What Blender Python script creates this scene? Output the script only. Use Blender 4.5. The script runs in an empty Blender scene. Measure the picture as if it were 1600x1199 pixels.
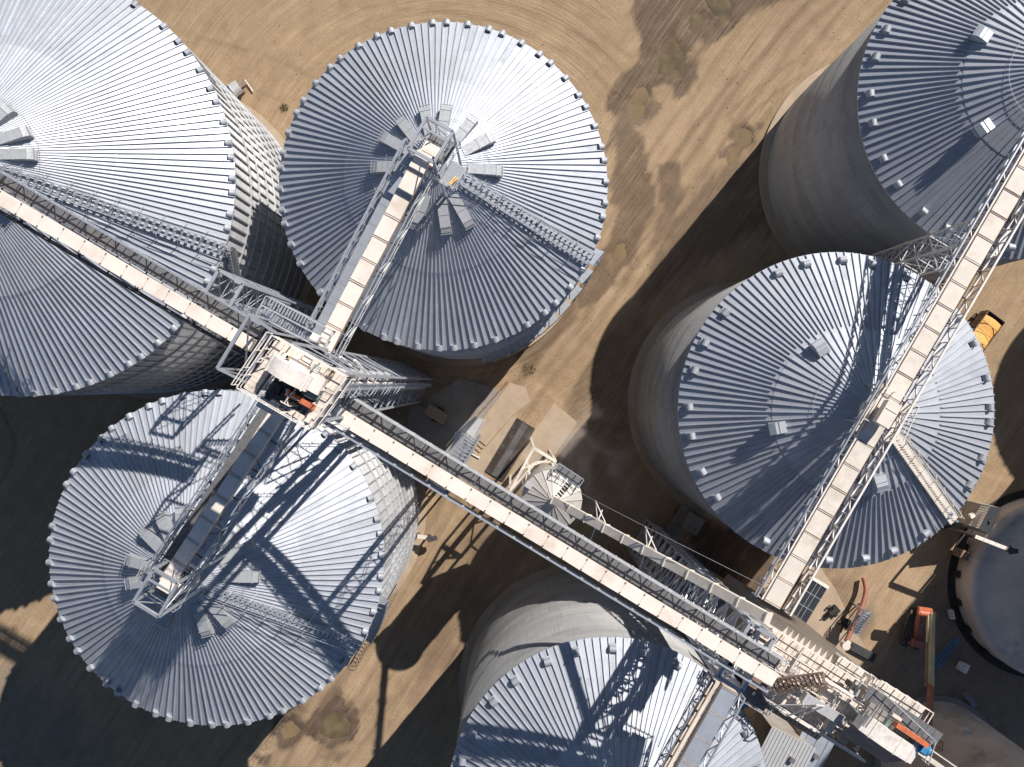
import bpy, math, random
import numpy as np
from mathutils import Vector, Matrix
random.seed(7); rng = np.random.default_rng(7)
R = math.radians; PI = math.pi
sc = bpy.context.scene; COL = sc.collection
F = 1600*28/36; H = 100.0
Z = Vector((0, 0, 1))
def P(px, py, z=0.0):
    k = (H-z)/F
    return Vector(((px-800)*k, -(py-599.5)*k, z))

# ------------------------------------------------------------------ scene graph
def link(o, parent=None):
    COL.objects.link(o)
    if parent is not None: o.parent = parent
    return o
def tag(o, label, cat, group=None):
    o['label'] = label; o['category'] = cat
    if group: o['group'] = group
    return o
def thing(name, label, cat, loc=(0, 0, 0), group=None):
    o = link(bpy.data.objects.new(name, None)); o.location = loc; o.empty_display_size = .5
    return tag(o, label, cat, group)
def origin(parent):
    v = Vector((0, 0, 0))
    while parent is not None: v += Vector(parent.location); parent = parent.parent
    return v

class MB:
    def __init__(s): s.v = []; s.f = []; s.m = []; s.sm = []
    def add(s, vs, fs, mi=0, smooth=False):
        b = len(s.v); s.v.extend(tuple(v) for v in vs)
        for f in fs: s.f.append([b+i for i in f]); s.m.append(mi); s.sm.append(smooth)
    def box(s, c, ax, ay, az, mi=0):
        c = Vector(c); vs = [c+ax*i+ay*j+az*k for k in (-1, 1) for j in (-1, 1) for i in (-1, 1)]
        s.add(vs, [(0, 2, 3, 1), (4, 5, 7, 6), (0, 1, 5, 4), (2, 6, 7, 3), (0, 4, 6, 2), (1, 3, 7, 5)], mi)
    def abox(s, c, lx, ly, lz, ang=0, mi=0):
        ca, sa = math.cos(ang), math.sin(ang)
        s.box(c, Vector((ca, sa, 0))*lx/2, Vector((-sa, ca, 0))*ly/2, Z*lz/2, mi)
    def bar(s, p0, p1, w, h=None, mi=0, up=Z):
        p0 = Vector(p0); p1 = Vector(p1); d = p1-p0
        if d.length < 1e-5: return
        h = w if h is None else h
        t = d.normalized()
        if abs(t.dot(up)) > .98: up = Vector((1, 0, 0))
        x = t.cross(up).normalized(); y = x.cross(t)
        s.box((p0+p1)/2, d/2, x*w/2, y*h/2, mi)
    def tube(s, p0, p1, r, n=8, r1=None, mi=0, cap=True, smooth=True):
        p0 = Vector(p0); p1 = Vector(p1); t = (p1-p0).normalized(); r1 = r if r1 is None else r1
        up = Z if abs(t.z) < .95 else Vector((1, 0, 0)); x = t.cross(up).normalized(); y = t.cross(x)
        vs = []
        for p, q in ((p0, r), (p1, r1)):
            for i in range(n):
                a = 2*PI*i/n; vs.append(p+x*math.cos(a)*q+y*math.sin(a)*q)
        s.add(vs, [(i, (i+1) % n, n+(i+1) % n, n+i) for i in range(n)], mi, smooth)
        if cap: s.add(vs[:n], [tuple(range(n))[::-1]], mi); s.add(vs[n:], [tuple(range(n))], mi)
    def rev(s, prof, n, c=(0, 0, 0), a0=0, a1=2*PI, mi=0, smooth=True):
        c = Vector(c); full = abs(a1-a0-2*PI) < 1e-6; m = n if full else n+1
        vs = [c+Vector((r*math.cos(a0+(a1-a0)*i/n), r*math.sin(a0+(a1-a0)*i/n), z)) for r, z in prof for i in range(m)]
        fs = []
        for j in range(len(prof)-1):
            for i in range(n):
                k = (i+1) % m; fs.append((j*m+i, j*m+k, (j+1)*m+k, (j+1)*m+i))
        s.add(vs, fs, mi, smooth)
    def prism(s, pts, vec, mi=0):
        n = len(pts); pts = [Vector(p) for p in pts]; vec = Vector(vec)
        s.add(pts+[p+vec for p in pts], [tuple(range(n))[::-1], tuple(range(n, 2*n))]+[(i, (i+1) % n, n+(i+1) % n, n+i) for i in range(n)], mi)
    def build(s, name, mats, parent=None, label=None):
        o0 = origin(parent); me = bpy.data.meshes.new(name)
        v = np.array(s.v, float).reshape(-1, 3)-np.array(o0)
        me.from_pydata(v.tolist(), [], s.f)
        if not isinstance(mats, (list, tuple)): mats = [mats]
        for m in mats: me.materials.append(m)
        me.polygons.foreach_set('material_index', s.m); me.polygons.foreach_set('use_smooth', s.sm)
        me.update()
        o = link(bpy.data.objects.new(name, me), parent)
        if label: o['label'] = label
        return o
def place(name, me, parent, loc, rot=(0, 0, 0)):
    o = link(bpy.data.objects.new(name, me), parent); o.location = loc; o.rotation_euler = rot; return o

# ------------------------------------------------------------------ materials
def nt(name):
    m = bpy.data.materials.new(name); m.use_nodes = True; t = m.node_tree
    return m, t, t.nodes['Principled BSDF']
def N(t, kind, **kw):
    n = t.nodes.new(kind)
    for k, v in kw.items():
        if k.startswith('i_'): n.inputs[int(k[2:])].default_value = v
        else: setattr(n, k, v)
    return n
def L(t, a, b): t.links.new(a, b)
def ramp(t, fac, stops):
    r = N(t, 'ShaderNodeValToRGB'); e = r.color_ramp.elements
    while len(e) < len(stops): e.new(.5)
    for x, (p, c) in zip(e, stops):
        x.position = p; x.color = (*c, 1) if not isinstance(c, (int, float)) else (c, c, c, 1)
    L(t, fac, r.inputs[0]); return r.outputs[0]
def math_(t, op, a, b=None, c=None, clamp=False):
    n = N(t, 'ShaderNodeMath', operation=op, use_clamp=clamp)
    for i, x in enumerate((a, b, c)):
        if x is None: continue
        if isinstance(x, (int, float)): n.inputs[i].default_value = x
        else: L(t, x, n.inputs[i])
    return n.outputs[0]
def mixc(t, fac, a, b, mode='MIX'):
    n = N(t, 'ShaderNodeMix', data_type='RGBA', blend_type=mode)
    for s, x in ((n.inputs[0], fac), (n.inputs[6], a), (n.inputs[7], b)):
        if isinstance(x, (int, float)): s.default_value = x
        elif isinstance(x, tuple): s.default_value = (*x, 1)
        else: L(t, x, s)
    return n.outputs[2]
def mk(name, col, rough=.6, metal=0., var=.2, scale=1.5, bump=0., spec=.5, dirt=None, dirtamt=.5, stretch=(1, 1, 1)):
    m, t, b = nt(name)
    tc = N(t, 'ShaderNodeTexCoord'); mp = N(t, 'ShaderNodeMapping'); mp.inputs['Scale'].default_value = stretch
    L(t, tc.outputs['Object'], mp.inputs[0])
    n1 = N(t, 'ShaderNodeTexNoise'); n1.inputs['Scale'].default_value = scale; n1.inputs['Detail'].default_value = 6; n1.inputs['Roughness'].default_value = .65
    L(t, mp.outputs[0], n1.inputs['Vector'])
    c = tuple(col)
    lo = tuple(x*(1-var) for x in c); hi = tuple(min(.95, x*(1+var*.7)) for x in c)
    out = ramp(t, n1.outputs[0], [(.3, lo), (.7, hi)])
    if dirt:
        n2 = N(t, 'ShaderNodeTexNoise'); n2.inputs['Scale'].default_value = scale*.6; n2.inputs['Detail'].default_value = 8; n2.inputs['Roughness'].default_value = .7
        L(t, mp.outputs[0], n2.inputs['Vector'])
        f = ramp(t, n2.outputs[0], [(.5, 0.), (.68, dirtamt)])
        out = mixc(t, f, out, dirt)
    L(t, out, b.inputs['Base Color'])
    rr = ramp(t, n1.outputs[0], [(.3, min(1, rough*1.15)), (.7, rough*.88)]); L(t, rr, b.inputs['Roughness'])
    b.inputs['Metallic'].default_value = metal; b.inputs['Specular IOR Level'].default_value = spec
    if bump:
        bp = N(t, 'ShaderNodeBump'); bp.inputs['Strength'].default_value = 1; bp.inputs['Distance'].default_value = bump
        n3 = N(t, 'ShaderNodeTexNoise'); n3.inputs['Scale'].default_value = scale*6; n3.inputs['Detail'].default_value = 5
        L(t, mp.outputs[0], n3.inputs['Vector']); L(t, n3.outputs[0], bp.inputs['Height']); L(t, bp.outputs[0], b.inputs['Normal'])
    return m

def roof_mat(name, col, rough, metal, nrib, tint=.06):
    """galvanised sheet: each panel has a tone of its own, streaks run down the slope"""
    m, t, b = nt(name)
    tc = N(t, 'ShaderNodeTexCoord'); sx = N(t, 'ShaderNodeSeparateXYZ'); L(t, tc.outputs['Object'], sx.inputs[0])
    th = math_(t, 'ARCTAN2', sx.outputs[1], sx.outputs[0])
    rad = math_(t, 'SQRT', math_(t, 'ADD', math_(t, 'MULTIPLY', sx.outputs[0], sx.outputs[0]), math_(t, 'MULTIPLY', sx.outputs[1], sx.outputs[1])))
    pan = math_(t, 'FLOOR', math_(t, 'ADD', math_(t, 'MULTIPLY', th, nrib/(2*PI)), 0.0))
    cell = N(t, 'ShaderNodeCombineXYZ'); L(t, pan, cell.inputs[0]); L(t, math_(t, 'FLOOR', math_(t, 'MULTIPLY', rad, .17)), cell.inputs[1])
    wn = N(t, 'ShaderNodeTexWhiteNoise'); wn.noise_dimensions = '3D'; L(t, cell.outputs[0], wn.inputs['Vector'])
    sv = N(t, 'ShaderNodeCombineXYZ'); L(t, math_(t, 'MULTIPLY', th, 30.0), sv.inputs[0]); L(t, math_(t, 'MULTIPLY', rad, .35), sv.inputs[1])
    st = N(t, 'ShaderNodeTexNoise'); st.inputs['Scale'].default_value = 1.6; st.inputs['Detail'].default_value = 6; L(t, sv.outputs[0], st.inputs['Vector'])
    bl = N(t, 'ShaderNodeTexNoise'); bl.inputs['Scale'].default_value = .45; bl.inputs['Detail'].default_value = 7; bl.inputs['Roughness'].default_value = .7; L(t, tc.outputs['Object'], bl.inputs['Vector'])
    sp = N(t, 'ShaderNodeTexNoise'); sp.inputs['Scale'].default_value = 5; sp.inputs['Detail'].default_value = 4; L(t, tc.outputs['Object'], sp.inputs['Vector'])
    v = math_(t, 'MULTIPLY_ADD', ramp(t, wn.outputs[0], [(0., .0), (.08, .35), (.9, .6), (1., 1.)]), .24, math_(t, 'MULTIPLY_ADD', st.outputs[0], .35, math_(t, 'MULTIPLY_ADD', bl.outputs[0], .40, math_(t, 'MULTIPLY', sp.outputs[0], .18))))
    v = math_(t, 'SUBTRACT', v, .06)
    c = ramp(t, v, [(.32, tuple(x*.74 for x in col)), (.72, tuple(min(.9, x*1.12) for x in col))])
    gd = N(t, 'ShaderNodeTexNoise'); gd.inputs['Scale'].default_value = .16; gd.inputs['Detail'].default_value = 8; gd.inputs['Roughness'].default_value = .68; L(t, tc.outputs['Object'], gd.inputs['Vector'])
    c = mixc(t, ramp(t, gd.outputs[0], [(.54, 0.), (.74, .38)]), c, (.36, .32, .28))
    rs = ramp(t, math_(t, 'MULTIPLY', st.outputs[0], sp.outputs[0]), [(.37, 0.), (.46, .45)]); c = mixc(t, rs, c, (.26, .20, .16))
    L(t, c, b.inputs['Base Color'])
    L(t, ramp(t, v, [(.3, rough*1.2), (.7, rough*.85)]), b.inputs['Roughness'])
    b.inputs['Metallic'].default_value = metal
    bp = N(t, 'ShaderNodeBump'); bp.inputs['Distance'].default_value = .012; bp.inputs['Strength'].default_value = .6
    L(t, bl.outputs[0], bp.inputs['Height']); L(t, bp.outputs[0], b.inputs['Normal'])
    return m

def wall_mat(name, col, rough, metal, sheet=1.12, corr=.1, dark=(.05, .045, .04), amt=.3):
    m, t, b = nt(name)
    tc = N(t, 'ShaderNodeTexCoord'); sx = N(t, 'ShaderNodeSeparateXYZ'); L(t, tc.outputs['Object'], sx.inputs[0])
    th = math_(t, 'ARCTAN2', sx.outputs[1], sx.outputs[0])
    row = math_(t, 'FLOOR', math_(t, 'DIVIDE', sx.outputs[2], sheet))
    cell = N(t, 'ShaderNodeCombineXYZ'); L(t, row, cell.inputs[0]); L(t, math_(t, 'FLOOR', math_(t, 'MULTIPLY_ADD', th, 5.2, math_(t, 'MULTIPLY', row, .5))), cell.inputs[1])
    wn = N(t, 'ShaderNodeTexWhiteNoise'); L(t, cell.outputs[0], wn.inputs['Vector'])
    c2 = N(t, 'ShaderNodeCombineXYZ'); L(t, math_(t, 'FLOOR', math_(t, 'DIVIDE', sx.outputs[2], sheet*2)), c2.inputs[0])
    wr = N(t, 'ShaderNodeTexWhiteNoise'); L(t, c2.outputs[0], wr.inputs['Vector'])
    sv = N(t, 'ShaderNodeCombineXYZ'); L(t, math_(t, 'MULTIPLY', th, 40.), sv.inputs[0]); L(t, math_(t, 'MULTIPLY', sx.outputs[2], .12), sv.inputs[1])
    st = N(t, 'ShaderNodeTexNoise'); st.inputs['Scale'].default_value = 1; st.inputs['Detail'].default_value = 6; L(t, sv.outputs[0], st.inputs['Vector'])
    v = math_(t, 'MULTIPLY_ADD', wn.outputs[0], .22, math_(t, 'MULTIPLY_ADD', wr.outputs[0], .3, math_(t, 'MULTIPLY', st.outputs[0], .5)))
    c = ramp(t, v, [(.2, tuple(x*.68 for x in col)), (.8, tuple(min(.9, x*1.15) for x in col))])
    f = ramp(t, st.outputs[0], [(.52, 0.), (.72, amt)]); c = mixc(t, f, c, dark)
    L(t, c, b.inputs['Base Color']); b.inputs['Roughness'].default_value = rough; b.inputs['Metallic'].default_value = metal
    s = math_(t, 'SINE', math_(t, 'MULTIPLY', sx.outputs[2], 2*PI/corr))
    lap = math_(t, 'GREATER_THAN', math_(t, 'FRACT', math_(t, 'DIVIDE', sx.outputs[2], sheet)), .95)
    bp = N(t, 'ShaderNodeBump'); bp.inputs['Distance'].default_value = .012; bp.inputs['Strength'].default_value = .8
    L(t, math_(t, 'ADD', s, math_(t, 'MULTIPLY', lap, 2.)), bp.inputs['Height']); L(t, bp.outputs[0], b.inputs['Normal'])
    return m

M = {}
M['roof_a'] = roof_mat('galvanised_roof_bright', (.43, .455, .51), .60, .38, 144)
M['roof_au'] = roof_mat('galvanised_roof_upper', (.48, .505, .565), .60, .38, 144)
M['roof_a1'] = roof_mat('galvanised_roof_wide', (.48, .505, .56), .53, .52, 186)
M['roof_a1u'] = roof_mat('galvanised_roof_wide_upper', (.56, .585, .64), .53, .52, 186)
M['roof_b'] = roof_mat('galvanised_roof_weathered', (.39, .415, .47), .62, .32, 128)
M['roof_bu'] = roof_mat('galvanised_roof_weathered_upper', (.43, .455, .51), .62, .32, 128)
M['roof_c'] = roof_mat('pale_bin_roof', (.52, .49, .46), .55, .35, 20)
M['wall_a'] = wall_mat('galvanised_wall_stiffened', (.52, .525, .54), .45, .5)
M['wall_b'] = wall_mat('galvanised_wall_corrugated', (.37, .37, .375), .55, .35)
M['galv'] = mk('galvanised_steel', (.50, .53, .58), .42, .6, .2, 2)
M['galv_l'] = mk('galvanised_steel_pale', (.62, .62, .63), .45, .45, .18, 3)
M['galv_h'] = mk('galvanised_hood', (.36, .375, .40), .62, .25, .2, 3)
M['galv_v'] = mk('galvanised_vent', (.36, .38, .42), .62, .3, .2, 3)
M['galv_d'] = mk('grating_steel_dark', (.17, .17, .18), .6, .3, .3, 3)
M['steel_d'] = mk('weathered_dark_steel', (.07, .07, .075), .6, .3, .3, 2)
M['cream'] = mk('cream_painted_cover', (.78, .69, .625), .5, 0, .10, .7, dirt=(.50, .40, .32), dirtamt=.55)
M['seam'] = mk('dusty_seam', (.46, .38, .32), .7, 0, .25, 2)
M['cream_d'] = mk('cream_cover_side', (.66, .56, .48), .6, 0, .15, 1)
M['cream2'] = mk('dusty_white_cover', (.66, .60, .535), .5, 0, .12, .8, dirt=(.38, .3, .23), dirtamt=.5)
M['white'] = mk('white_painted_steel', (.74, .69, .65), .5, 0, .12, 2.5, dirt=(.35, .26, .2), dirtamt=.4)
M['deck'] = mk('dusty_deck_plate', (.68, .60, .53), .7, 0, .18, 1.6, .01, dirt=(.26, .2, .15), dirtamt=.5)
M['brown'] = mk('brown_stained_steel', (.24, .17, .13), .6, .1, .3, 1.5, dirt=(.1, .07, .05))
M['orange'] = mk('orange_paint', (.55, .16, .075), .45, 0, .2, 2, dirt=(.2, .08, .05), dirtamt=.4)
M['rust'] = mk('faded_red_paint', (.30, .115, .08), .6, 0, .3, 1.5, dirt=(.2, .1, .07), dirtamt=.6)
M['yellow'] = mk('amber_grain_load', (.74, .40, .11), .75, 0, .12, 3, .01)
M['navy'] = mk('navy_shade_sheet', (.07, .085, .13), .5, .2, .2, 1)
M['olive'] = mk('pale_boom_paint', (.46, .42, .28), .5, 0, .15, 1, dirt=(.2, .17, .1))
M['blue'] = mk('blue_paint', (.05, .22, .42), .45, 0, .25, 3)
M['bluedk'] = mk('dark_blue_plastic', (.03, .06, .20), .45, 0, .25, 2)
M['teal'] = mk('grey_green_machine_paint', (.16, .21, .20), .5, .1, .25, 3)
M['rubber'] = mk('black_rubber', (.02, .02, .02), .8, 0, .3, 4)
M['black'] = mk('plain_black', (.025, .024, .024), .7, 0, .3, 3)
M['conc'] = mk('pale_concrete', (.375, .292, .213), .9, 0, .16, .5, .006, dirt=(.33, .24, .17), dirtamt=.5)
M['conc_g'] = mk('grey_concrete', (.26, .235, .215), .9, 0, .2, .35, .006, dirt=(.14, .11, .09), dirtamt=.5)
M['conc_t'] = mk('stained_concrete_shell', (.60, .525, .455), .85, 0, .2, .25, .004, dirt=(.17, .13, .10), dirtamt=.6)
M['scale'] = mk('weighbridge_grating', (.075, .06, .045), .7, .2, .45, .8, dirt=(.28, .27, .29), dirtamt=.35, stretch=(1, 1, 1))
M['worn'] = mk('worn_grating', (.19, .175, .175), .55, .2, .6, .5)
M['wood'] = mk('dry_timber', (.40, .27, .16), .8, 0, .3, 3)
M['glossy'] = mk('dark_glossy_tarp', (.035, .04, .05), .18, 0, .3, 1)
M['sheet'] = mk('ribbed_sheet_grey', (.33, .31, .29), .55, .2, .2, .8, dirt=(.2, .15, .12))
M['sheet_t'] = mk('ribbed_sheet_tan', (.44, .35, .26), .6, .1, .2, .8, dirt=(.25, .17, .1))
M['bluegrey'] = mk('blue_grey_cover', (.32, .35, .41), .5, .2, .15, 1)
M['grass'] = mk('dry_weed', (.16, .13, .06), .9, 0, .4, 3)
M['darkroof'] = mk('shaded_slope', (.04, .042, .05), .7, 0, .3, 2)
M['water'] = mk('muddy_water', (.128, .098, .058), .18, 0, .45, .5, spec=.4)
M['water2'] = mk('tan_muddy_water', (.195, .138, .078), .2, 0, .2, .4, spec=.5)

# ------------------------------------------------------------------ numpy noise + ground
def vnoise(x, y, seed):
    r = np.random.default_rng(seed).random((256, 256))
    xi = np.floor(x).astype(int); yi = np.floor(y).astype(int); fx = x-xi; fy = y-yi
    fx = fx*fx*(3-2*fx); fy = fy*fy*(3-2*fy); g = lambda i, j: r[i % 256, j % 256]
    return (g(xi, yi)*(1-fx)+g(xi+1, yi)*fx)*(1-fy)+(g(xi, yi+1)*(1-fx)+g(xi+1, yi+1)*fx)*fy
def fbm(x, y, seed, o=4):
    s = 0; a = .5
    for k in range(o): s = s+a*vnoise(x*2**k, y*2**k, seed+k); a *= .5
    return s/(1-.5**o)
def ss(a, b, x):
    t = np.clip((x-a)/(b-a), 0, 1); return t*t*(3-2*t)
def polysd(X, Y, poly):
    d = np.full(X.shape, 1e9); ins = np.zeros(X.shape, bool); n = len(poly)
    for i in range(n):
        x0, y0 = poly[i]; x1, y1 = poly[(i+1) % n]; dx, dy = x1-x0, y1-y0
        t = np.clip(((X-x0)*dx+(Y-y0)*dy)/(dx*dx+dy*dy+1e-9), 0, 1)
        d = np.minimum(d, np.hypot(X-x0-t*dx, Y-y0-t*dy))
        c = (y0 > Y) != (y1 > Y)
        ins ^= c & (X < (x1-x0)*(Y-y0)/((y1-y0) if y1 != y0 else 1e-9)+x0)
    return np.where(ins, -d, d)
def linesd(X, Y, pts):
    d = np.full(X.shape, 1e9); sgn = np.zeros(X.shape); arc = np.zeros(X.shape); s0 = 0
    for (x0, y0), (x1, y1) in zip(pts[:-1], pts[1:]):
        dx, dy = x1-x0, y1-y0; l2 = dx*dx+dy*dy; l = math.sqrt(l2)
        t = np.clip(((X-x0)*dx+(Y-y0)*dy)/l2, 0, 1); e = np.hypot(X-x0-t*dx, Y-y0-t*dy)
        k = e < d; d = np.where(k, e, d); arc = np.where(k, s0+t*l, arc); sgn = np.where(k, np.sign((X-x0)*dy-(Y-y0)*dx), sgn); s0 += l
    return d*sgn, arc
def spline(pts, k=12):
    out = []; p = [np.array(q, float) for q in pts]; p = [2*p[0]-p[1]]+p+[2*p[-1]-p[-2]]
    for i in range(1, len(p)-2):
        for j in range(k):
            t = j/k; a, b, c, d = p[i-1:i+3]
            out.append(tuple(.5*((2*b)+(-a+c)*t+(2*a-5*b+4*c-d)*t*t+(-a+3*b-3*c+d)*t**3)))
    out.append(tuple(p[-2])); return out

PUDDLES = [('water', [(1032, 112), (1030, 92), (1038, 68), (1050, 56), (1060, 66), (1068, 86), (1072, 104), (1066, 116), (1048, 116)]),
           ('water', [(1076, 30), (1080, 22), (1098, 22), (1108, 26), (1100, 42), (1086, 50), (1078, 42)]),
           ('water', [(1112, -4), (1128, -4), (1138, 14), (1140, 30), (1126, 20), (1116, 8)]),
           ('water2', [(986, 162), (996, 158), (1004, 166), (1000, 180), (992, 184), (986, 174)]),
           ('water2', [(996, 140), (1008, 138), (1013, 148), (1006, 156), (998, 152)]),
           ('water2', [(1157, 204), (1166, 202), (1172, 208), (1168, 217), (1160, 218)]),
           ('water2', [(1146, 234), (1154, 232), (1157, 244), (1150, 254), (1143, 250)]),
           ('water', [(508, 1128), (524, 1112), (542, 1116), (550, 1132), (542, 1150), (520, 1154), (504, 1146)]),
           ('water2', [(438, 1130), (456, 1122), (468, 1136), (460, 1152), (442, 1154)]),
           ('water2', [(955, 412), (968, 384), (976, 380), (972, 400), (960, 424)])]
def ground():
    xs = np.concatenate([[-2500, -700, -250, -110], np.arange(-74, 74.01, .32), [110, 250, 700, 2500]])
    ys = np.concatenate([[-2500, -700, -250, -90], np.arange(-56, 56.01, .32), [90, 250, 700, 2500]])
    X, Y = np.meshgrid(xs, ys); nx, ny = len(xs), len(ys)
    A = 800+X*F/H; B = 599.5-Y*F/H
    wob = (fbm(A/22, B/22, 11)-.5); wob2 = (fbm(A/60, B/60, 31, 5)-.5)
    guide = spline([(1420, -140), (1235, 60), (1100, 250), (990, 410), (880, 560), (760, 740), (660, 900), (545, 1080), (400, 1290)])
    u, s = linesd(A, B, guide); u = u/12.4; s = s/12.4
    wob3 = fbm(u/1.1+100, s/12+50, 61, 5)-.5
    wet_dark = np.zeros(X.shape); grey = np.zeros(X.shape); pale = np.zeros(X.shape); red = np.zeros(X.shape)  # wet mask covers mud and also gravel and other darker ground
    def blot(dst, poly, s, soft=8, amp=26):
        sd = polysd(A, B, poly)+wob*amp*.7+wob2*amp*.7+wob3*amp*1.7
        return np.maximum(dst, s*ss(soft, -soft, sd))
    wet_dark = blot(wet_dark, [(985, -60), (992, 40), (1004, 95), (985, 108), (962, 128), (945, 165), (962, 188), (990, 165), (1022, 138), (1062, 142), (1082, 118), (1078, 84), (1092, 72), (1120, 66), (1142, 58), (1168, 36), (1200, 12), (1330, -40)], .72, 5, 22)
    wet_dark = blot(wet_dark, [(963, 165), (990, 185), (1003, 230), (1018, 272), (1012, 330), (990, 390), (955, 432), (915, 478), (885, 512), (905, 460), (945, 400), (962, 340), (955, 260), (953, 200)], .62, 5, 24)
    wet_dark = blot(wet_dark, [(1030, 258), (1058, 256), (1066, 300), (1058, 330), (1036, 326)], .6, 5, 18)
    wet_dark = blot(wet_dark, [(1148, 196), (1172, 198), (1172, 222), (1158, 250), (1142, 252), (1146, 222)], .55, 5, 16)
    wet_dark = blot(wet_dark, [(905, 600), (928, 560), (934, 585), (905, 655), (880, 668)], .5, 5, 16)
    wet_dark = blot(wet_dark, [(470, 1140), (500, 1108), (530, 1094), (552, 1106), (566, 1128), (556, 1160), (520, 1166), (485, 1158)], .9, 3, 14)
    wet_dark = blot(wet_dark, [(428, 1120), (462, 1112), (480, 1136), (470, 1160), (438, 1170), (424, 1150)], .85, 3, 12)
    wet_dark = blot(wet_dark, [(398, 1180), (424, 1178), (420, 1200), (400, 1198)], .7, 3, 8)
    red = blot(red, [(636, 1100), (662, 1040), (700, 985), (716, 992), (704, 1030), (672, 1075), (648, 1112)], .8, 4, 14)
    wet_dark = blot(wet_dark, [(1040, 330), (1210, 200), (1250, 360), (1120, 410), (1000, 470)], .55, 14, 40)  # darker ground beside the upper right silo
    wet_dark = blot(wet_dark, [(930, 560), (1010, 480), (1030, 560), (980, 700), (900, 780), (860, 820), (830, 780), (900, 690)], .35, 18, 40)
    wet_dark = blot(wet_dark, [(1060, 800), (1220, 850), (1200, 960), (1090, 920)], .9, 8, 20)  # dark ground patch beside the right tower
    wet_dark = blot(wet_dark, [(1275, 900), (1345, 885), (1350, 980), (1310, 990), (1285, 950)], .34, 22, 60)
    wet_dark = blot(wet_dark, [(670, 860), (760, 800), (860, 830), (760, 960), (690, 1060), (610, 1040)], .3, 25, 60)
    wet_dark = blot(wet_dark, [(800, 540), (850, 500), (900, 460), (905, 500), (860, 560), (820, 600)], .5, 6, 18)
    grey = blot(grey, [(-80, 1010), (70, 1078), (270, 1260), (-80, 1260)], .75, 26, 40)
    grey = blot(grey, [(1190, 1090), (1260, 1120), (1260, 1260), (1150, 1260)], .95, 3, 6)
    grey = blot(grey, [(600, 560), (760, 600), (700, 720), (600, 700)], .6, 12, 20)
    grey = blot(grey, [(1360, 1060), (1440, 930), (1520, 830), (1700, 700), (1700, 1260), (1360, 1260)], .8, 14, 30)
    pale = blot(pale, [(940, 190), (1120, 120), (1260, 60), (1320, 60), (1210, 190), (1010, 420), (900, 560), (830, 600)], .5, 40, 70)
    pale = blot(pale, [(1310, 880), (1440, 820), (1450, 940), (1380, 1040), (1330, 1030)], .8, 12, 30)
    pale = blot(pale, [(380, 1199), (600, 950), (680, 860), (700, 960), (560, 1199)], .45, 22, 50)
    for (cx, cy, rr) in ((1050, 88, 34), (1090, 34, 26), (1125, 12, 22), (995, 172, 20), (1005, 147, 18), (1162, 210, 17), (1150, 243, 16), (526, 1132, 36), (453, 1138, 26), (965, 402, 24)):
        wet_dark = np.maximum(wet_dark, .62*ss(rr*1.35, rr*.7, np.hypot((A-cx)*1.1, (B-cy)*.9)+wob*55+wob2*30))
    pud = np.zeros(X.shape)
    for poly in PUDDLES: pud = np.maximum(pud, ss(9, -9, polysd(A, B, poly[1])+wob*22+wob2*14))
    rad = np.hypot(A-700, B-330)/12.4; ang = np.arctan2(B-330, A-700)*25
    kx = ss(905, 985, A+wob2*80)*1.0; kx = np.maximum(kx, ss(560, 700, B))
    # narrow ruts in pairs along the yard road and turning arcs
    rut = np.zeros(X.shape)
    for off, w, st in ((-3.2, .35, .7), (-1.3, .35, .7), (1.1, .3, .55), (3.1, .3, .55), (-6.0, .28, .4), (-7.9, .28, .4), (5.4, .3, .4), (8.5, .25, .3)):
        uu = u+(fbm(s/14, s*0+off, 77)-.5)*3-off
        rut = np.maximum(rut, 1.25*st*np.exp(-(uu/(w*1.5))**2)*ss(.35, .65, fbm(s/9, s*0+off*3, 55)+.12))
    for pts, w, st in (([(560, 8), (760, 30), (900, 95), (985, 190), (1010, 300)], .3, .6), ([(520, -25), (780, 5), (940, 80), (1020, 190)], .3, .5), ([(640, -30), (860, 0), (985, 90)], .28, .45), ([(1270, 70), (1120, 200), (1075, 330), (980, 470)], .3, .7), ([(1290, 85), (1140, 215), (1095, 345), (1000, 480)], .3, .7),
                       ([(240, 40), (420, 90), (520, 140)], .25, .5), ([(380, 130), (450, 165), (480, 190)], .3, .5), ([(0, 640), (22, 690), (10, 740), (-10, 760)], .3, .9)):
        d, _ = linesd(A, B, spline(pts)); rut = np.maximum(rut, st*np.exp(-((d/12.4)/w)**2)*ss(.3, .55, fbm(A/50, B/50, 91)))
    # washboard tread prints
    inside = ((X > -75) & (X < 75) & (Y > -57) & (Y < 57))
    Zh = np.where(inside, (fbm(A/45, B/45, 5)-.5)*.16-.05*rut+.02*(fbm(A/8, B/8, 8)-.5)-.10, -.1)
    for cx, cy, rr in ((250, 374, 262), (722, 377, 208), (468, 795, 208), (908, 1074, 205), (1170, 630, 205), (1378, 274, 205), (630, 600, 60), (1110, 900, 170), (1480, 930, 200), (790, 700, 110), (850, 750, 60)):
        Zh = np.where(np.hypot(A-cx, B-cy) < rr, np.minimum(Zh, -.02)*.25, Zh)
    Zh = Zh-.30*pud
    v = np.stack([X, Y, Zh-.02], -1).reshape(-1, 3)
    ii, jj = np.meshgrid(np.arange(nx-1), np.arange(ny-1)); q = (jj*nx+ii).ravel()
    faces = np.stack([q, q+1, q+nx+1, q+nx], -1)
    me = bpy.data.meshes.new('ground')
    me.vertices.add(len(v)); me.vertices.foreach_set('co', v.ravel())
    me.loops.add(faces.size); me.loops.foreach_set('vertex_index', faces.ravel())
    me.polygons.add(len(faces)); me.polygons.foreach_set('loop_start', np.arange(0, faces.size, 4)); me.polygons.foreach_set('use_smooth', np.ones(len(faces), bool))
    me.update(calc_edges=True)
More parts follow.
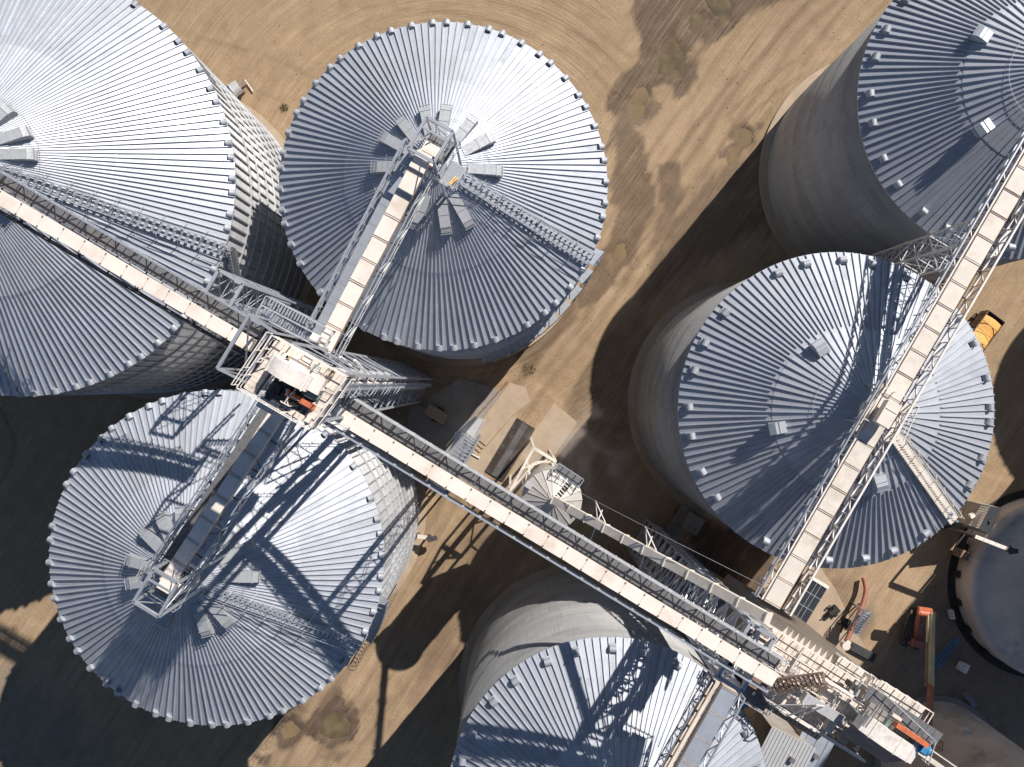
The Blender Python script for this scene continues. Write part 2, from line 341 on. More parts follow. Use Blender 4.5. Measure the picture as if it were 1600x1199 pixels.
    for nm, arr in (('wet_dark', wet_dark), ('grey', grey), ('pale', pale), ('red', red), ('fu', u), ('fs', s), ('cu', rad), ('cs', ang), ('kx', kx), ('rut', rut)):
        a = me.attributes.new(nm, 'FLOAT', 'POINT'); a.data.foreach_set('value', np.ascontiguousarray(arr, dtype=np.float32).ravel())
    m, t, b = nt('yard_dirt'); at = {}
    for nm in ('wet_dark', 'grey', 'pale', 'red', 'fu', 'fs', 'cu', 'cs', 'kx', 'rut'):
        at[nm] = N(t, 'ShaderNodeAttribute', attribute_name=nm).outputs['Fac']
    def streak(a, c, sa, sc_, det=6, dist=.6):
        cv = N(t, 'ShaderNodeCombineXYZ'); L(t, math_(t, 'MULTIPLY', a, sa), cv.inputs[0]); L(t, math_(t, 'MULTIPLY', c, sc_), cv.inputs[1])
        n = N(t, 'ShaderNodeTexNoise'); n.inputs['Scale'].default_value = 1; n.inputs['Detail'].default_value = det; n.inputs['Roughness'].default_value = .62; n.inputs['Distortion'].default_value = dist
        L(t, cv.outputs[0], n.inputs['Vector']); return n.outputs[0]
    def mixf(f, a, b_): return math_(t, 'ADD', math_(t, 'MULTIPLY', a, math_(t, 'SUBTRACT', 1., f)), math_(t, 'MULTIPLY', b_, f))
    s1 = mixf(at['kx'], streak(at['cu'], at['cs'], 1.1, .07), streak(at['fu'], at['fs'], 1.15, .07))
    s2 = mixf(at['kx'], streak(at['cu'], at['cs'], 4.5, .22, 4), streak(at['fu'], at['fs'], 4.5, .22, 4))
    tc = N(t, 'ShaderNodeTexCoord')
    def noi(scale, det=6, rg=.6):
        n = N(t, 'ShaderNodeTexNoise'); n.inputs['Scale'].default_value = scale; n.inputs['Detail'].default_value = det; n.inputs['Roughness'].default_value = rg
        L(t, tc.outputs['Object'], n.inputs['Vector']); return n.outputs[0]
    def lines(sa, th0, th1):
        f1 = ramp(t, mixf(at['kx'], streak(at['cu'], at['cs'], sa, .022, 2, .15), streak(at['fu'], at['fs'], sa, .022, 2, .15)), [(th0, 0.), (th0+.025, 1.), (th1, 1.), (th1+.025, 0.)])
        return f1
    big, mid, fine = noi(.07), noi(.45, 8, .65), noi(3.5, 6, .7)
    v = math_(t, 'MULTIPLY_ADD', s1, .33, math_(t, 'MULTIPLY_ADD', s2, .19, math_(t, 'MULTIPLY_ADD', big, .26, math_(t, 'MULTIPLY_ADD', mid, .30, math_(t, 'MULTIPLY', fine, .18)))))
    c = ramp(t, v, [(.38, (.145, .096, .060)), (.54, (.255, .178, .110)), (.66, (.318, .226, .140)), (.80, (.415, .308, .205))])
    c = mixc(t, math_(t, 'MULTIPLY', at['pale'], .65), c, ramp(t, v, [(.42, (.26, .175, .105)), (.62, (.40, .285, .185)), (.78, (.47, .35, .24))]))
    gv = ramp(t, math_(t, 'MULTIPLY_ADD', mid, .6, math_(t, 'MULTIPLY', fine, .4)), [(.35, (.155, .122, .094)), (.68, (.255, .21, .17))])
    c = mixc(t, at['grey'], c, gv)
    c = mixc(t, math_(t, 'MULTIPLY', at['red'], .5), c, (.19, .11, .082))
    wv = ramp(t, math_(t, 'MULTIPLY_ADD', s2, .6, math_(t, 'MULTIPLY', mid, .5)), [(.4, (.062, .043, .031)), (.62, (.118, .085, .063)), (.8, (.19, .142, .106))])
    wf = math_(t, 'MULTIPLY', math_(t, 'MULTIPLY', at['wet_dark'], 1.35), ramp(t, math_(t, 'MULTIPLY_ADD', s2, .7, math_(t, 'MULTIPLY', fine, .3)), [(.3, 1.), (.72, .8)]), clamp=True)
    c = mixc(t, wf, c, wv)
    c = mixc(t, math_(t, 'MULTIPLY', at['rut'], .6), c, (.13, .086, .054))
    lm = ramp(t, noi(.11, 3, .5), [(.42, .15), (.60, 1.)])
    c = mixc(t, math_(t, 'MULTIPLY', math_(t, 'MULTIPLY', lines(1.35, .56, .585), lm), .42), c, (.15, .098, .062))
    c = mixc(t, math_(t, 'MULTIPLY', math_(t, 'MULTIPLY', lines(2.3, .40, .425), lm), .34), c, (.14, .092, .058))
    c = mixc(t, math_(t, 'MULTIPLY', math_(t, 'MULTIPLY', lines(1.8, .48, .50), lm), .30), c, (.46, .345, .245))
    speck = ramp(t, noi(9, 3, .5), [(.66, 0.), (.72, .5)]); c = mixc(t, speck, c, (.10, .065, .04))
    lsp = ramp(t, noi(7.3, 3, .5), [(.68, 0.), (.74, .4)]); c = mixc(t, lsp, c, (.48, .36, .25))
    L(t, c, b.inputs['Base Color']); b.inputs['Roughness'].default_value = .92; b.inputs['Specular IOR Level'].default_value = .25
    bp = N(t, 'ShaderNodeBump'); bp.inputs['Distance'].default_value = .12; bp.inputs['Strength'].default_value = .9
    L(t, math_(t, 'MULTIPLY_ADD', s2, .9, math_(t, 'MULTIPLY_ADD', mid, .5, math_(t, 'MULTIPLY', fine, .45))), bp.inputs['Height']); L(t, bp.outputs[0], b.inputs['Normal'])
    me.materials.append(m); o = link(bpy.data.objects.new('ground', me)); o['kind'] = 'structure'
ground()

def sheet(name, pts, m, z=.02, kind='structure', jag=0., th=.0):
    """flat sheet on the ground from photo-plane points"""
    out = []
    n = len(pts)
    if jag:
        sp = spline(list(pts)+[pts[0]], 10)[:-1]
        for i, (x, y) in enumerate(sp):
            out.append((x+(random.random()-.5)*jag*.4, y+(random.random()-.5)*jag*.4))
    else: out = pts
    mb = MB(); v = [P(x, y, 0) for x, y in out]
    v = [Vector((p.x, p.y, z)) for p in v]
    mb.prism([p-Z*.12 for p in v][::-1], Z*.12)
    o = mb.build(name, m)
    if kind: o['kind'] = kind
    return o
for kp, (wm, poly) in enumerate(PUDDLES):
    cx_, cy_ = sum(p[0] for p in poly)/len(poly), sum(p[1] for p in poly)/len(poly)
    sheet('puddle', [(cx_+(x-cx_)*1.0+10*(x-cx_)/max(1, math.hypot(x-cx_, y-cy_)), cy_+(y-cy_)+10*(y-cy_)/max(1, math.hypot(x-cx_, y-cy_))) for x, y in poly], M[wm], -.22-.006*kp, jag=.1)
# concrete slabs of the loading lane, each a little above the dirt
def slab(pts, m, z): sheet('concrete_slab', pts, m, z)
slab([(733, 684), (797, 598), (822, 606), (828, 628), (800, 650), (756, 700)], M['conc'], .030)
slab([(700, 745), (732, 686), (757, 702), (799, 652), (810, 655), (757, 737), (735, 790)], M['conc'], .034)
slab([(837, 670), (866, 630), (902, 660), (858, 724), (840, 745), (806, 790), (778, 775)], M['conc'], .030)
slab([(640, 640), (720, 590), (786, 612), (730, 684), (690, 735), (632, 700)], M['conc_g'], .026)
slab([(1190, 905), (1270, 870), (1305, 920), (1365, 1040), (1300, 1080), (1215, 1010)], M['conc'], .02)
slab([(1196, 1090), (1260, 1100), (1262, 1235), (1150, 1235)], M['conc_g'], .02)
slab([(405, 178), (447, 222), (440, 245), (425, 245), (395, 200)], M['conc'], .03)

# ------------------------------------------------------------------ silos
TAN = .56
vent_a = MB()
def arch(mb, w, h, l, n=8, mi=0):
    pts = [Vector((0, -w/2, -.25))]+[Vector((0, w/2*math.cos(PI-PI*i/n), h*.35+h*.65*math.sin(PI*i/n))) for i in range(n+1)]+[Vector((0, w/2, -.25))]
    mb.prism(pts, Vector((l, 0, 0)), mi)
arch(vent_a, .56, .34, .50); ME_A = None
def mesh_only(mb, name, mats):
    o = mb.build(name, mats); me = o.data; bpy.data.objects.remove(o); return me
ME_A = mesh_only(vent_a, 'eave_vent', M['galv_v'])
vb = MB()
vb.tube((0, 0, -.3), (0, 0, .25), .24, 10)
vb.prism([Vector((.36*math.cos(PI*k/10), -.30, .12+.46*math.sin(PI*k/10))) for k in range(11)], Vector((0, .60, 0)))
vb.abox((.1, 0, .1), .8, .62, .06)
ME_B = mesh_only(vb, 'eave_vent', M['galv_v'])
def hood_mesh():
    mb = MB()      # x points down-slope, z up from the roof sheet
    prof = [(-1.9, -.2), (1.2, -.35), (1.2, .30), (.95, .68), (.45, .74), (-1.9, .30)]
    mb.prism([Vector((x, -.43, z)) for x, z in prof], Vector((0, .86, 0)))
    mb.abox((.5, 0, .74), .05, 1.0, .07); mb.abox((1.08, 0, .70), .05, 1.0, .06); mb.abox((-.5, 0, .57), .04, .98, .05)
    return mesh_only(mb, 'roof_vent', M['galv_h'])
ME_H = hood_mesh()
def cap_mesh():
    mb = MB(); prof = [(-.7, -.3), (.8, -.35), (.8, .2), (.55, .95), (.1, 1.0), (-.7, .55)]
    mb.prism([Vector((x, -.5, z)) for x, z in prof], Vector((0, 1.0, 0))); mb.abox((.62, 0, .9), .06, 1.1, .2); mb.abox((-.2, 0, .86), .05, 1.06, .06)
    return mesh_only(mb, 'roof_vent', M['galv'])
ME_C = cap_mesh()

def silo(px, py, rpx, ze, nrib, kind, label, vents=None, vent_rng=None, hoods=(), stair=None, roofm='roof_a', wallm='wall_a', name='grain_silo', stiff=True, group='large steel grain silos', ladder=None):
    c = P(px, py, ze); Rr = rpx*(H-ze)/F; cx, cy = c.x, c.y
    root = thing(name, label, 'silo', (cx, cy, 0), group); O = Vector((cx, cy, 0))
    Rw = Rr-.22
    mb = MB(); mb.rev([(Rw+1.0, -.3), (Rw+1.0, .3), (Rw-.2, .3)], 96, O, smooth=False); mb.build('foundation', M['conc'], root)
    mb = MB(); mb.rev([(Rw, .3), (Rw, ze-.1), (Rw-.3, ze-.1)], 144, O)
    if stiff:
        ns = int(2*PI*Rw/.95)
        for i in range(ns):
            a = 2*PI*i/ns; d = Vector((math.cos(a), math.sin(a), 0)); tt = Vector((-d.y, d.x, 0)); p = O+d*(Rw+.05)
            if (P(px, py, ze).xy.length > 0) and d.xy.dot(-O.xy) < -.35*O.xy.length: continue
            mb.box(p+Z*(ze/2), tt*.06, d*.10, Z*(ze/2-.35))
        for k in range(1, int(ze/2.6)):
            mb.rev([(Rw+.02, k*2.6), (Rw+.24, k*2.6+.03), (Rw+.24, k*2.6+.10), (Rw+.02, k*2.6+.13)], 144, O, smooth=False)
    else:
        for k in range(1, int(ze/4.5)): mb.rev([(Rw+.01, k*4.5), (Rw+.05, k*4.5+.03), (Rw+.05, k*4.5+.09), (Rw+.01, k*4.5+.12)], 144, O)
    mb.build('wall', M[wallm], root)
    # roof: ribbed sheets in two rings
    TAN = .50 if kind == 'a' else .56
    zr = lambda r: ze+(Rr-r)*TAN
    mb = MB(); rm = Rr*(.56 if kind == 'a' else .5); ri = 1.15
    def ring(r_out, r_in, n, lift, mi=0):
        for i in range(n):
            a0 = 2*PI*i/n; a1 = 2*PI*(i+1)/n
            q = [O+Vector((r*math.cos(a), r*math.sin(a), zr(r)+lift)) for r, a in ((r_out, a0), (r_out, a1), (r_in, a1), (r_in, a0))]
            mb.add(q, [(0, 1, 2, 3)], mi)
    def rib(a, r_out, r_in, n, lift, h0=.165, w0=.075, mi=0):
        d = Vector((math.cos(a), math.sin(a), 0)); tt = Vector((-d.y, d.x, 0)); vs = []
        for r in (r_out, r_in):
            g = 2*PI*r/n; w = min(w0, g*.26); h = min(h0, g*.42)
            b0 = O+d*r+Z*(zr(r)+lift-.01); tp = O+d*r+Z*(zr(r)+lift+h)
            vs += [b0-tt*w*.62, tp-tt*w*.42, tp+tt*w*.42, b0+tt*w*.62]
        mb.add(vs, [(0, 4, 5, 1), (1, 5, 6, 2), (2, 6, 7, 3), (0, 1, 2, 3), (4, 7, 6, 5)], mi)
    if kind == 'a':
        ring(Rr, rm-.1, nrib, 0); ring(rm, ri, nrib, .02, 1)
        mb.rev([(rm, zr(rm)-.01), (rm, zr(rm)+.02)], nrib, O, smooth=False, mi=1)
        for i in range(nrib):
            a = 2*PI*i/nrib; rib(a, Rr, rm-.05, nrib, 0); rib(a, rm, Rr*.2, nrib, .035, mi=1)
            if i % 2 == 0: rib(a, Rr*.2, ri, nrib/2, .035, mi=1)
    elif kind == 'b':
        ring(Rr, rm-.1, nrib, 0); ring(rm, ri, nrib//2, .035, 1)
        mb.rev([(rm, zr(rm)-.01), (rm, zr(rm)+.035)], nrib, O, smooth=False)
        for i in range(nrib):
            a = 2*PI*i/nrib
            rib(a, Rr, rm-(.05 if i % 2 == 0 else -.25), nrib, 0, .18, .085)
            if i % 2 == 0: rib(a, rm, ri, nrib/2, .035, .18, .085, 1)
    else:
        ring(Rr, .3, nrib, 0)
        for i in range(nrib): rib(2*PI*i/nrib, Rr, .35, nrib, 0, .09, .07)
    mb.rev([(Rr, ze-.14), (Rr, ze+.01)], max(96, nrib), O, smooth=False); mb.rev([(Rr, ze-.14), (Rw-.1, ze-.14)], 96, O, smooth=False)
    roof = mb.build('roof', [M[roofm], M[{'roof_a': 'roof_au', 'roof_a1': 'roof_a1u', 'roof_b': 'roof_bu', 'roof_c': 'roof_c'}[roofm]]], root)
    if kind != 'c':
        mb = MB(); mb.rev([(1.25, zr(1.25)-.05), (1.25, zr(1.25)+.35), (1.1, zr(1.25)+.55), (.01, zr(.6)+.75)], 28, O); mb.build('roof_collar', M['galv_l'], root)
        mb = MB(); rr = Rr*.30; n = 72
        pts = [O+Vector((rr*math.cos(2*PI*i/n), rr*math.sin(2*PI*i/n), zr(rr)+.24)) for i in range(n+1)]
        for p, q in zip(pts[:-1], pts[1:]): mb.bar(p, q, .024)
        mb.build('grip_ring', M['galv_v'], root)
    if vents:
        n = vents; step = nrib/n; gaps = [3, 2, 3] if kind == 'a' else [4, 5]
        i = 0; g = 0
        while i < nrib:
            a = 2*PI*(i+.5)/nrib; jt = lambda k: random.gauss(0, k)
            if random.random() < .03: pass
            elif vent_rng is None or vent_rng(math.degrees(a) if a < PI else math.degrees(a)-360):
                if kind == 'a': place('eave_vent', ME_A, root, (math.cos(a)*(Rr-.47), math.sin(a)*(Rr-.47), zr(Rr-.47)), (jt(.05), math.atan(TAN)*.6+jt(.06), a+jt(.07)))
                else: place('eave_vent', ME_B, root, (math.cos(a)*(Rr-.95), math.sin(a)*(Rr-.95), zr(Rr-.95)), (jt(.05), .3+jt(.06), a+jt(.1)))
            i += gaps[g % len(gaps)]; g += 1
    for hd in hoods:
        a, r = R(hd[0]), hd[1]
        if kind == 'a': place('roof_vent', ME_H, root, (math.cos(a)*r, math.sin(a)*r, zr(r)), (0, math.atan(TAN)*.78, a))
        else: place('roof_vent', ME_C, root, (math.cos(a)*r, math.sin(a)*r, zr(r)), (0, math.atan(TAN)*.8, a+hd[2]))
    if stair:
        a = R(stair['ang']); d = Vector((math.cos(a), math.sin(a), 0)); tt = Vector((-d.y, d.x, 0)); r0, r1, w = stair.get('r0', 2.2), Rr+.1, stair.get('w', .8)
        mb = MB(); q = lambda r, o, z: O+d*r+tt*o+Z*(zr(r)+z)
        for s in (-1, 1): mb.bar(q(r0, s*w/2, .42), q(r1, s*w/2, .42), .06, .16)
        n = int((r1-r0)/stair.get('step', .42))
        for i in range(n):
            r = r0+(r1-r0)*(i+.5)/n; mb.box(q(r, 0, .48), d*.14, tt*(w/2-.02), Z*.02)
        for i in range(0, n, 5):
            r = r0+(r1-r0)*i/n; mb.bar(q(r, -w/2, 0), q(r, -w/2, .4), .05); mb.bar(q(r, w/2, 0), q(r, w/2, .4), .05)
        mb.build('roof_stair', M[stair.get('mat', 'galv')], root)
        mb = MB()
        for s in stair.get('rails', (-1, 1)):
            for hh in (.95, 1.5): mb.bar(q(r0, s*w/2, hh), q(r1, s*w/2, hh), .045)
            k = max(2, int((r1-r0)/1.6))
            for i in range(k+1):
                r = r0+(r1-r0)*i/k; mb.bar(q(r, s*w/2, .4), q(r, s*w/2, 1.5), .045); mb.bar(q(r, s*w/2, 1.05), q(r, s*(w/2+.7), .1), .035)
        mb.build('stair_rail', M[stair.get('rmat', 'galv')], root)
    if ladder:   # landing at the eave and a flight of stair winding round the wall
        a0, a1, z1 = R(ladder[0]), R(ladder[1]), ladder[2]
        mb = MB(); mr = MB(); k = 30; ro, rw = Rw+1.05, Rw+.2
        for i in range(k):
            a = a0+(a1-a0)*i/k; b = a0+(a1-a0)*(i+1)/k; z = ze-.2+(z1-ze+.2)*i/k
            z = ze-.2+(z1-ze+.2)*math.floor(i/3)/(k/3) if i % 3 else z
            d = Vector((math.cos((a+b)/2), math.sin((a+b)/2), 0)); tt = Vector((-d.y, d.x, 0)); l = abs(b-a)*ro/2
            mb.box(O+d*(ro+rw)/2+Z*z, d*(ro-rw)/2, tt*l*.92, Z*.03)
            p = O+d*ro+Z*z; mr.bar(p-Z*.2, p+Z*1.1, .05)
            if i:
                for hh in (.0, .55, 1.1): mr.bar(pp+Z*hh, p+Z*hh, .045)
            mr.bar(p-Z*.05, O+d*rw+Z*(z-.9), .05)
            if i: mb.bar(pp-Z*.03, p-Z*.03, .06, .3); mb.bar(O+pd*rw+Z*(pp.z-.03), O+d*rw+Z*(z-.03), .06, .3)
            pp = p; pd = d
        mb.build('wall_stair', M['galv'], root); mr.build('handrail', M['galv_d'], root)
        if len(ladder) > 3:
            a = R(ladder[3]); d = Vector((math.cos(a), math.sin(a), 0)); p = O+d*(Rw+.45); mb = MB(); tt = Vector((-d.y, d.x, 0))
            for s in (-1, 1): mb.bar(p+tt*.22*s+Z*.3, p+tt*.22*s+Z*(ze+.8), .05)
            for i in range(int(ze/.4)): mb.bar(p-tt*.22+Z*(.6+i*.4), p+tt*.22+Z*(.6+i*.4), .03)
            for i in range(int(ze/1.0)):
                z = 2.5+i*1.0
                if z > ze+.8: break
                pt = [p+tt*.42*math.cos(th)+d*(.05+.62*math.sin(th))+Z*z for th in [PI*j/8 for j in range(9)]]
                for u, v in zip(pt[:-1], pt[1:]): mb.bar(u, v, .035)
            mb.build('cage_ladder', M['steel_d'], root)
    return root, O, Rr, zr

HOODS = [(102, 4.2), (82, 4.2), (55, 4.1), (31, 4.2), (-1, 4.2), (127, 4.2), (149, 4.3), (178, 4.3), (201, 4.2), (225, 4.2), (249, 4.1), (-82, 4.2), (-60, 4.3)]
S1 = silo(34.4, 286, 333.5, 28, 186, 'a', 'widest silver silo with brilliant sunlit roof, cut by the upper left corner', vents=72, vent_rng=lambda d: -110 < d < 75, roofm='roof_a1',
          hoods=[(48, 4.4), (24, 4.5), (4, 4.5), (-48, 4.5), (-75, 4.5)], stair=dict(ang=-18.5, r0=3, w=1.0, step=.5, rails=(-1, 1)), ladder=(-17, -24, 24))
S2 = silo(692.7, 291, 256.8, 28, 144, 'a', 'silver silo at top centre, hooded vents ringing its peak and winding side stair', vents=54, hoods=HOODS,
          stair=dict(ang=-27, w=.95, step=.46), ladder=(-22, -80, 3))
S3 = silo(339.1, 871.8, 262.1, 28, 144, 'a', 'silver silo at lower left crossed by curved conveyor shadows', vents=54, hoods=[(119, 4.3), (139, 4.4), (169, 4.4), (190, 4.4), (-76, 4.2), (-54, 4.3), (-4, 4.4), (25, 4.4), (46, 4.3), (80, 4.3), (100, 4.3), (215, 4.2), (240, 4.2)],
          stair=dict(ang=-31, w=.85, step=.4), ladder=(-14, -34, 24, -38))
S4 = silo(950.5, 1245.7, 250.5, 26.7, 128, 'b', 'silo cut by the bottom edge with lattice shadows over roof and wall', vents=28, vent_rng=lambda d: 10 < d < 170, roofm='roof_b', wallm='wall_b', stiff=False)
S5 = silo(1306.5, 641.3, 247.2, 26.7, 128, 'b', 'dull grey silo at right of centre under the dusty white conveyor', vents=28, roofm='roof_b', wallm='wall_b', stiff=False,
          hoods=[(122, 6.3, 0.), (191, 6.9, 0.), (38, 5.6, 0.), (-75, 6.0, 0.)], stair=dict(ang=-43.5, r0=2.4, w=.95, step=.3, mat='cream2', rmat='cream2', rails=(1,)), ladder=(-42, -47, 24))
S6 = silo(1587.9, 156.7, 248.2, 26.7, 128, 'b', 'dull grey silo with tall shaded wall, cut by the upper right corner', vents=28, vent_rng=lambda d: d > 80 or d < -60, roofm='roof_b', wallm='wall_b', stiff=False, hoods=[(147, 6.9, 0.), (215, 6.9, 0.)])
def offsilo(bpx, bpy_, r, ze, label):
    b = P(bpx, bpy_, 0); k = (H-ze)/H
    silo(800+(bpx-800)/k, 599.5+(bpy_-599.5)/k, r*F/(H-ze), ze, 64, 'b', label, None, roofm='roof_b', wallm='wall_b', stiff=False)
offsilo(2003, 311, 14.6, 26.7, 'grey grain silo beyond the right edge, shading the yellow grain trailer side')
offsilo(1878, 683, 14.9, 62, 'unseen grey silo beyond the right edge, raised far taller to shade the concrete tanks')  # out of view; height raised so its shade reaches the concrete silo

# ------------------------------------------------------------------ structural helpers
def railing(mb, pts, h=1.1, sp=1.3, w=.055, mid=True, closed=False):
    pts = [Vector(p) for p in pts]
    if closed: pts = pts+[pts[0]]
    for p, q in zip(pts[:-1], pts[1:]):
        mb.bar(p+Z*h, q+Z*h, w)
        if mid: mb.bar(p+Z*h*.5, q+Z*h*.5, w*.8)
        k = max(1, round((q-p).length/sp))
        for i in range(k+1): r = p.lerp(q, i/k); mb.bar(r, r+Z*h, w)
def truss(mb, p0, p1, up, n, cw=.12, ww=.07, flip=0):
    p0, p1, up = Vector(p0), Vector(p1), Vector(up)
    mb.bar(p0, p1, cw); mb.bar(p0+up, p1+up, cw)
    for i in range(n+1):
        a = p0.lerp(p1, i/n); mb.bar(a, a+up, ww)
        if i < n:
            b = p0.lerp(p1, (i+1)/n)
            if (i+flip) % 2: mb.bar(a+up, b, ww)
            else: mb.bar(a, b+up, ww)
def lattice(mb_legs, mb_br, base, z0, z1, bays, lw=.22, bw=.09, top=None, xb=True, faces=None):
    base = [Vector((p[0], p[1], z0)) for p in base]; top = [Vector((p.x, p.y, z1)) for p in base] if top is None else [Vector((p[0], p[1], z1)) for p in top]
    n = len(base)
    for i in range(n): mb_legs[i].bar(base[i], top[i], lw)
    for f in range(n):
        if faces and f not in faces: continue
        a0, a1, b0, b1 = base[f], top[f], base[(f+1) % n], top[(f+1) % n]
        for k in range(bays):
            p, q = a0.lerp(a1, k/bays), a0.lerp(a1, (k+1)/bays); r, s = b0.lerp(b1, k/bays), b0.lerp(b1, (k+1)/bays)
            mb_br.bar(q, s, bw*1.2)
            if xb: mb_br.bar(p, s, bw); mb_br.bar(r, q, bw)
            elif k % 2: mb_br.bar(p, s, bw)
            else: mb_br.bar(r, q, bw)

def conveyor(label, p0, p1, cas, walk=None, trusses=(), rails=(), cm='cream', seg=2.6, clips=False, gap_cover=(), th=.75, brace=True, wm='galv_d', flange=True, cat='conveyor'):
    """cas=(offset,width) across; offsets positive to the left of travel p0->p1; z of p0/p1 = top of casing"""
    p0, p1 = Vector(p0), Vector(p1); d = p1-p0; ln = d.length; t = d.normalized(); n = Z.cross(t).normalized(); u = t.cross(n)
    root = thing('conveyor_bridge', label, cat, (p0.x, p0.y, 0), 'enclosed grain conveyors on truss bridges')
    q = lambda s, o, z: p0+t*s+n*o+u*z
    co, cw = cas; k = max(1, round(ln/seg)); sl = ln/k
    mb = MB(); mb.box(q(ln/2, co, -th/2-.06), t*ln/2, n*(cw/2-.03), u*(th/2-.02), 1)
    for i in range(k):
        if i in gap_cover: continue
        mb.box(q((i+.5)*sl, co+random.gauss(0, .012), -.10+random.gauss(0, .008)), t*(sl/2-.012)+n*random.gauss(0, .008)+u*random.gauss(0, .006), n*cw/2, u*.07)
        if flange:
            for e in (.10, -.10):
                if (i == 0 and e > 0): pass
            mb.box(q(i*sl+.16, co, -.02), t*.018, n*(cw/2+.02), u*.03, 1)
            mb.box(q(i*sl+.02, co, -.02), t*.018, n*(cw/2+.02), u*.03, 1)
        if clips:
            for s in (-1, 1): mb.box(q(i*sl, co+s*(cw/2-.1), -.01), t*.05, n*.04, u*.04, 2)
    mb.build('casing', [M[cm], M['seam'] if flange else M['cream_d'], M['brown']], root)
    if walk:
        wo, ww, wz = walk
        mb = MB(); kk = int(ln/1.5)
        for i in range(kk): mb.box(q((i+.5)*ln/kk, wo, wz), t*(ln/kk/2-.012), n*ww/2, u*.025)
        mb.build('walkway', M[wm], root)
    for (o, zb, dep, wd, mt) in trusses:
        mb = MB(); nb = max(2, round(ln/max(1.3, dep*.9))); truss(mb, q(0, o, zb), q(ln, o, zb), u*dep, nb, wd, wd*.6)
        mb.build('side_truss', M[mt], root)
    for (o, zb, h, mt) in rails:
        mb = MB(); railing(mb, [q(0, o, zb), q(ln, o, zb)], h, 1.35, .10)
        kk = round(ln/1.35)
        for i in range(kk+1): mb.box(q(ln*i/kk, o, zb+h*.8), t*.09, n*.10, u*.10)
        mb.build('handrail', M[mt], root)
    if brace and trusses:
        mb = MB(); lo = min(x[0] for x in trusses); hi = max(x[0] for x in trusses)
        if len(trusses) == 1: lo, hi = min(lo, co-cw/2), max(hi, co+cw/2)
        zb = min(x[1] for x in trusses); nb = max(2, round(ln/2.4))
        for i in range(nb+1):
            s = ln*i/nb; mb.bar(q(s, lo, zb), q(s, hi, zb), .09)
            if i < nb: mb.bar(q(s, lo if i % 2 else hi, zb), q(s+ln/nb, hi if i % 2 else lo, zb), .06)
        mb.build('floor_brace', M['steel_d'], root)
    return root, q, ln

# main diagonal T1 -> T2
conveyor('cream conveyor running diagonally between the two elevator towers', P(520, 643, 45.8), P(1212, 1064, 45.2), (0, .97), walk=(.96, .9, -.95), trusses=[(1.47, -1.0, 1.1, .085, 'galv'), (-1.02, -1.1, .9, .11, 'bluegrey')],
         rails=[(1.50, -.95, 1.25, 'galv_l'), (-1.0, -.9, .7, 'galv')], clips=True, flange=False, seg=1.55, brace=False)
conveyor('cream conveyor leaving the upper left frame corner over the brilliant roof', P(392, 540, 43), P(-70, 268, 43), (0, 1.0), walk=(-1.05, .9, -.95), trusses=[(-1.6, -1.1, 1.2, .09, 'galv'), (1.0, -1.6, 1.1, .12, 'steel_d')],
         rails=[(-1.62, -.95, 1.2, 'galv')], clips=True, flange=False, seg=1.75)
conveyor('cream conveyor with plain grey walkway rising to the ringed roof vents', P(503, 546, 42), P(665, 236, 42.5), (-.05, 1.22), walk=(.98, .8, -.5), trusses=[(1.75, -1.0, 1.1, .085, 'galv'), (-1.05, -1.2, 1.2, .085, 'galv'), (-1.3, -.9, .8, .07, 'galv_l')],
         rails=[(1.55, -.6, 1.1, 'galv')], seg=1.9, wm='galv')
conveyor('shaded brown conveyor under the left tower over the lower left roof', P(436, 640, 42), P(258, 912, 41.5), (0, 1.1), walk=(-1.0, .75, -.8), trusses=[(-1.7, -1.3, 1.5, .1, 'galv'), (1.35, -1.3, 1.5, .1, 'galv')],
         rails=[(-1.45, -.8, 1.15, 'galv')], seg=1.9)
conveyor('dusty white conveyor crossing both dull grey silos at right', P(1207, 946, 38), P(1665, 160, 38), (.05, 1.38), walk=(-1.0, .5, -1.2), trusses=[(-1.55, -1.2, 1.3, .15, 'white'), (.95, -1.2, 1.2, .12, 'white')],
         rails=[(1.5, -.9, 1.15, 'galv')], cm='cream2', seg=2.05, wm='brown')
conveyor('blue grey covered conveyor dropping to the bottom edge silo', P(1142, 1078, 38.5), P(970, 1382, 38.5), (0, 1.35), walk=(-1.15, .8, -.6), trusses=[(1.15, -1.0, 1.3, .13, 'galv'), (-1.75, -1.2, 1.3, .10, 'galv')],
         rails=[(-1.6, -.6, 1.15, 'brown')], cm='bluegrey', seg=2.2, wm='cream2')

# spout from the small hopper bin to T2
def spout():
    p0, p1 = P(866, 782, 24.2), P(1200, 966, 44)
    root = thing('grain_spout', 'long dull pink spout sloping from small round bin to right tower', 'spout', (p0.x, p0.y, 0))
    d = p1-p0; t = d.normalized(); n = Z.cross(t).normalized(); u = t.cross(n); mb = MB(); ln = d.length; k = 10
    mb.box(p0+d*.5, t*ln/2, n*.36, u*.30)
    for i in range(k+1): mb.box(p0+t*ln*i/k, t*.05, n*.43, u*.37)
    mb.build('chute', M['cream2'], root)
    for f in (.245, .5):
        mb = MB(); c = p0+d*f
        mb.bar(c-n*1.6-u*.2, c+n*1.3-u*.2, .09); mb.bar(c+n*.45, c+n*1.9+u*1.0, .08); mb.bar(c+n*.45+t*1.1, c+n*1.9+u*1.0, .08); mb.bar(c+n*.45, c+n*.45+t*1.1, .07)
        mb.build('stay_bracket', M['white'], root)
    mb = MB()
    for a, b in ((.0, .245), (.245, .5), (.5, .95)):
        ca, cb = p0+d*a+n*1.9+u*(1.0 if a else .3), p0+d*b+n*1.9+u*(1.0 if b < .9 else .2); mb.tube(ca, cb, .02, 5)
    mb.build('stay_cable', M['galv'], root)
spout()

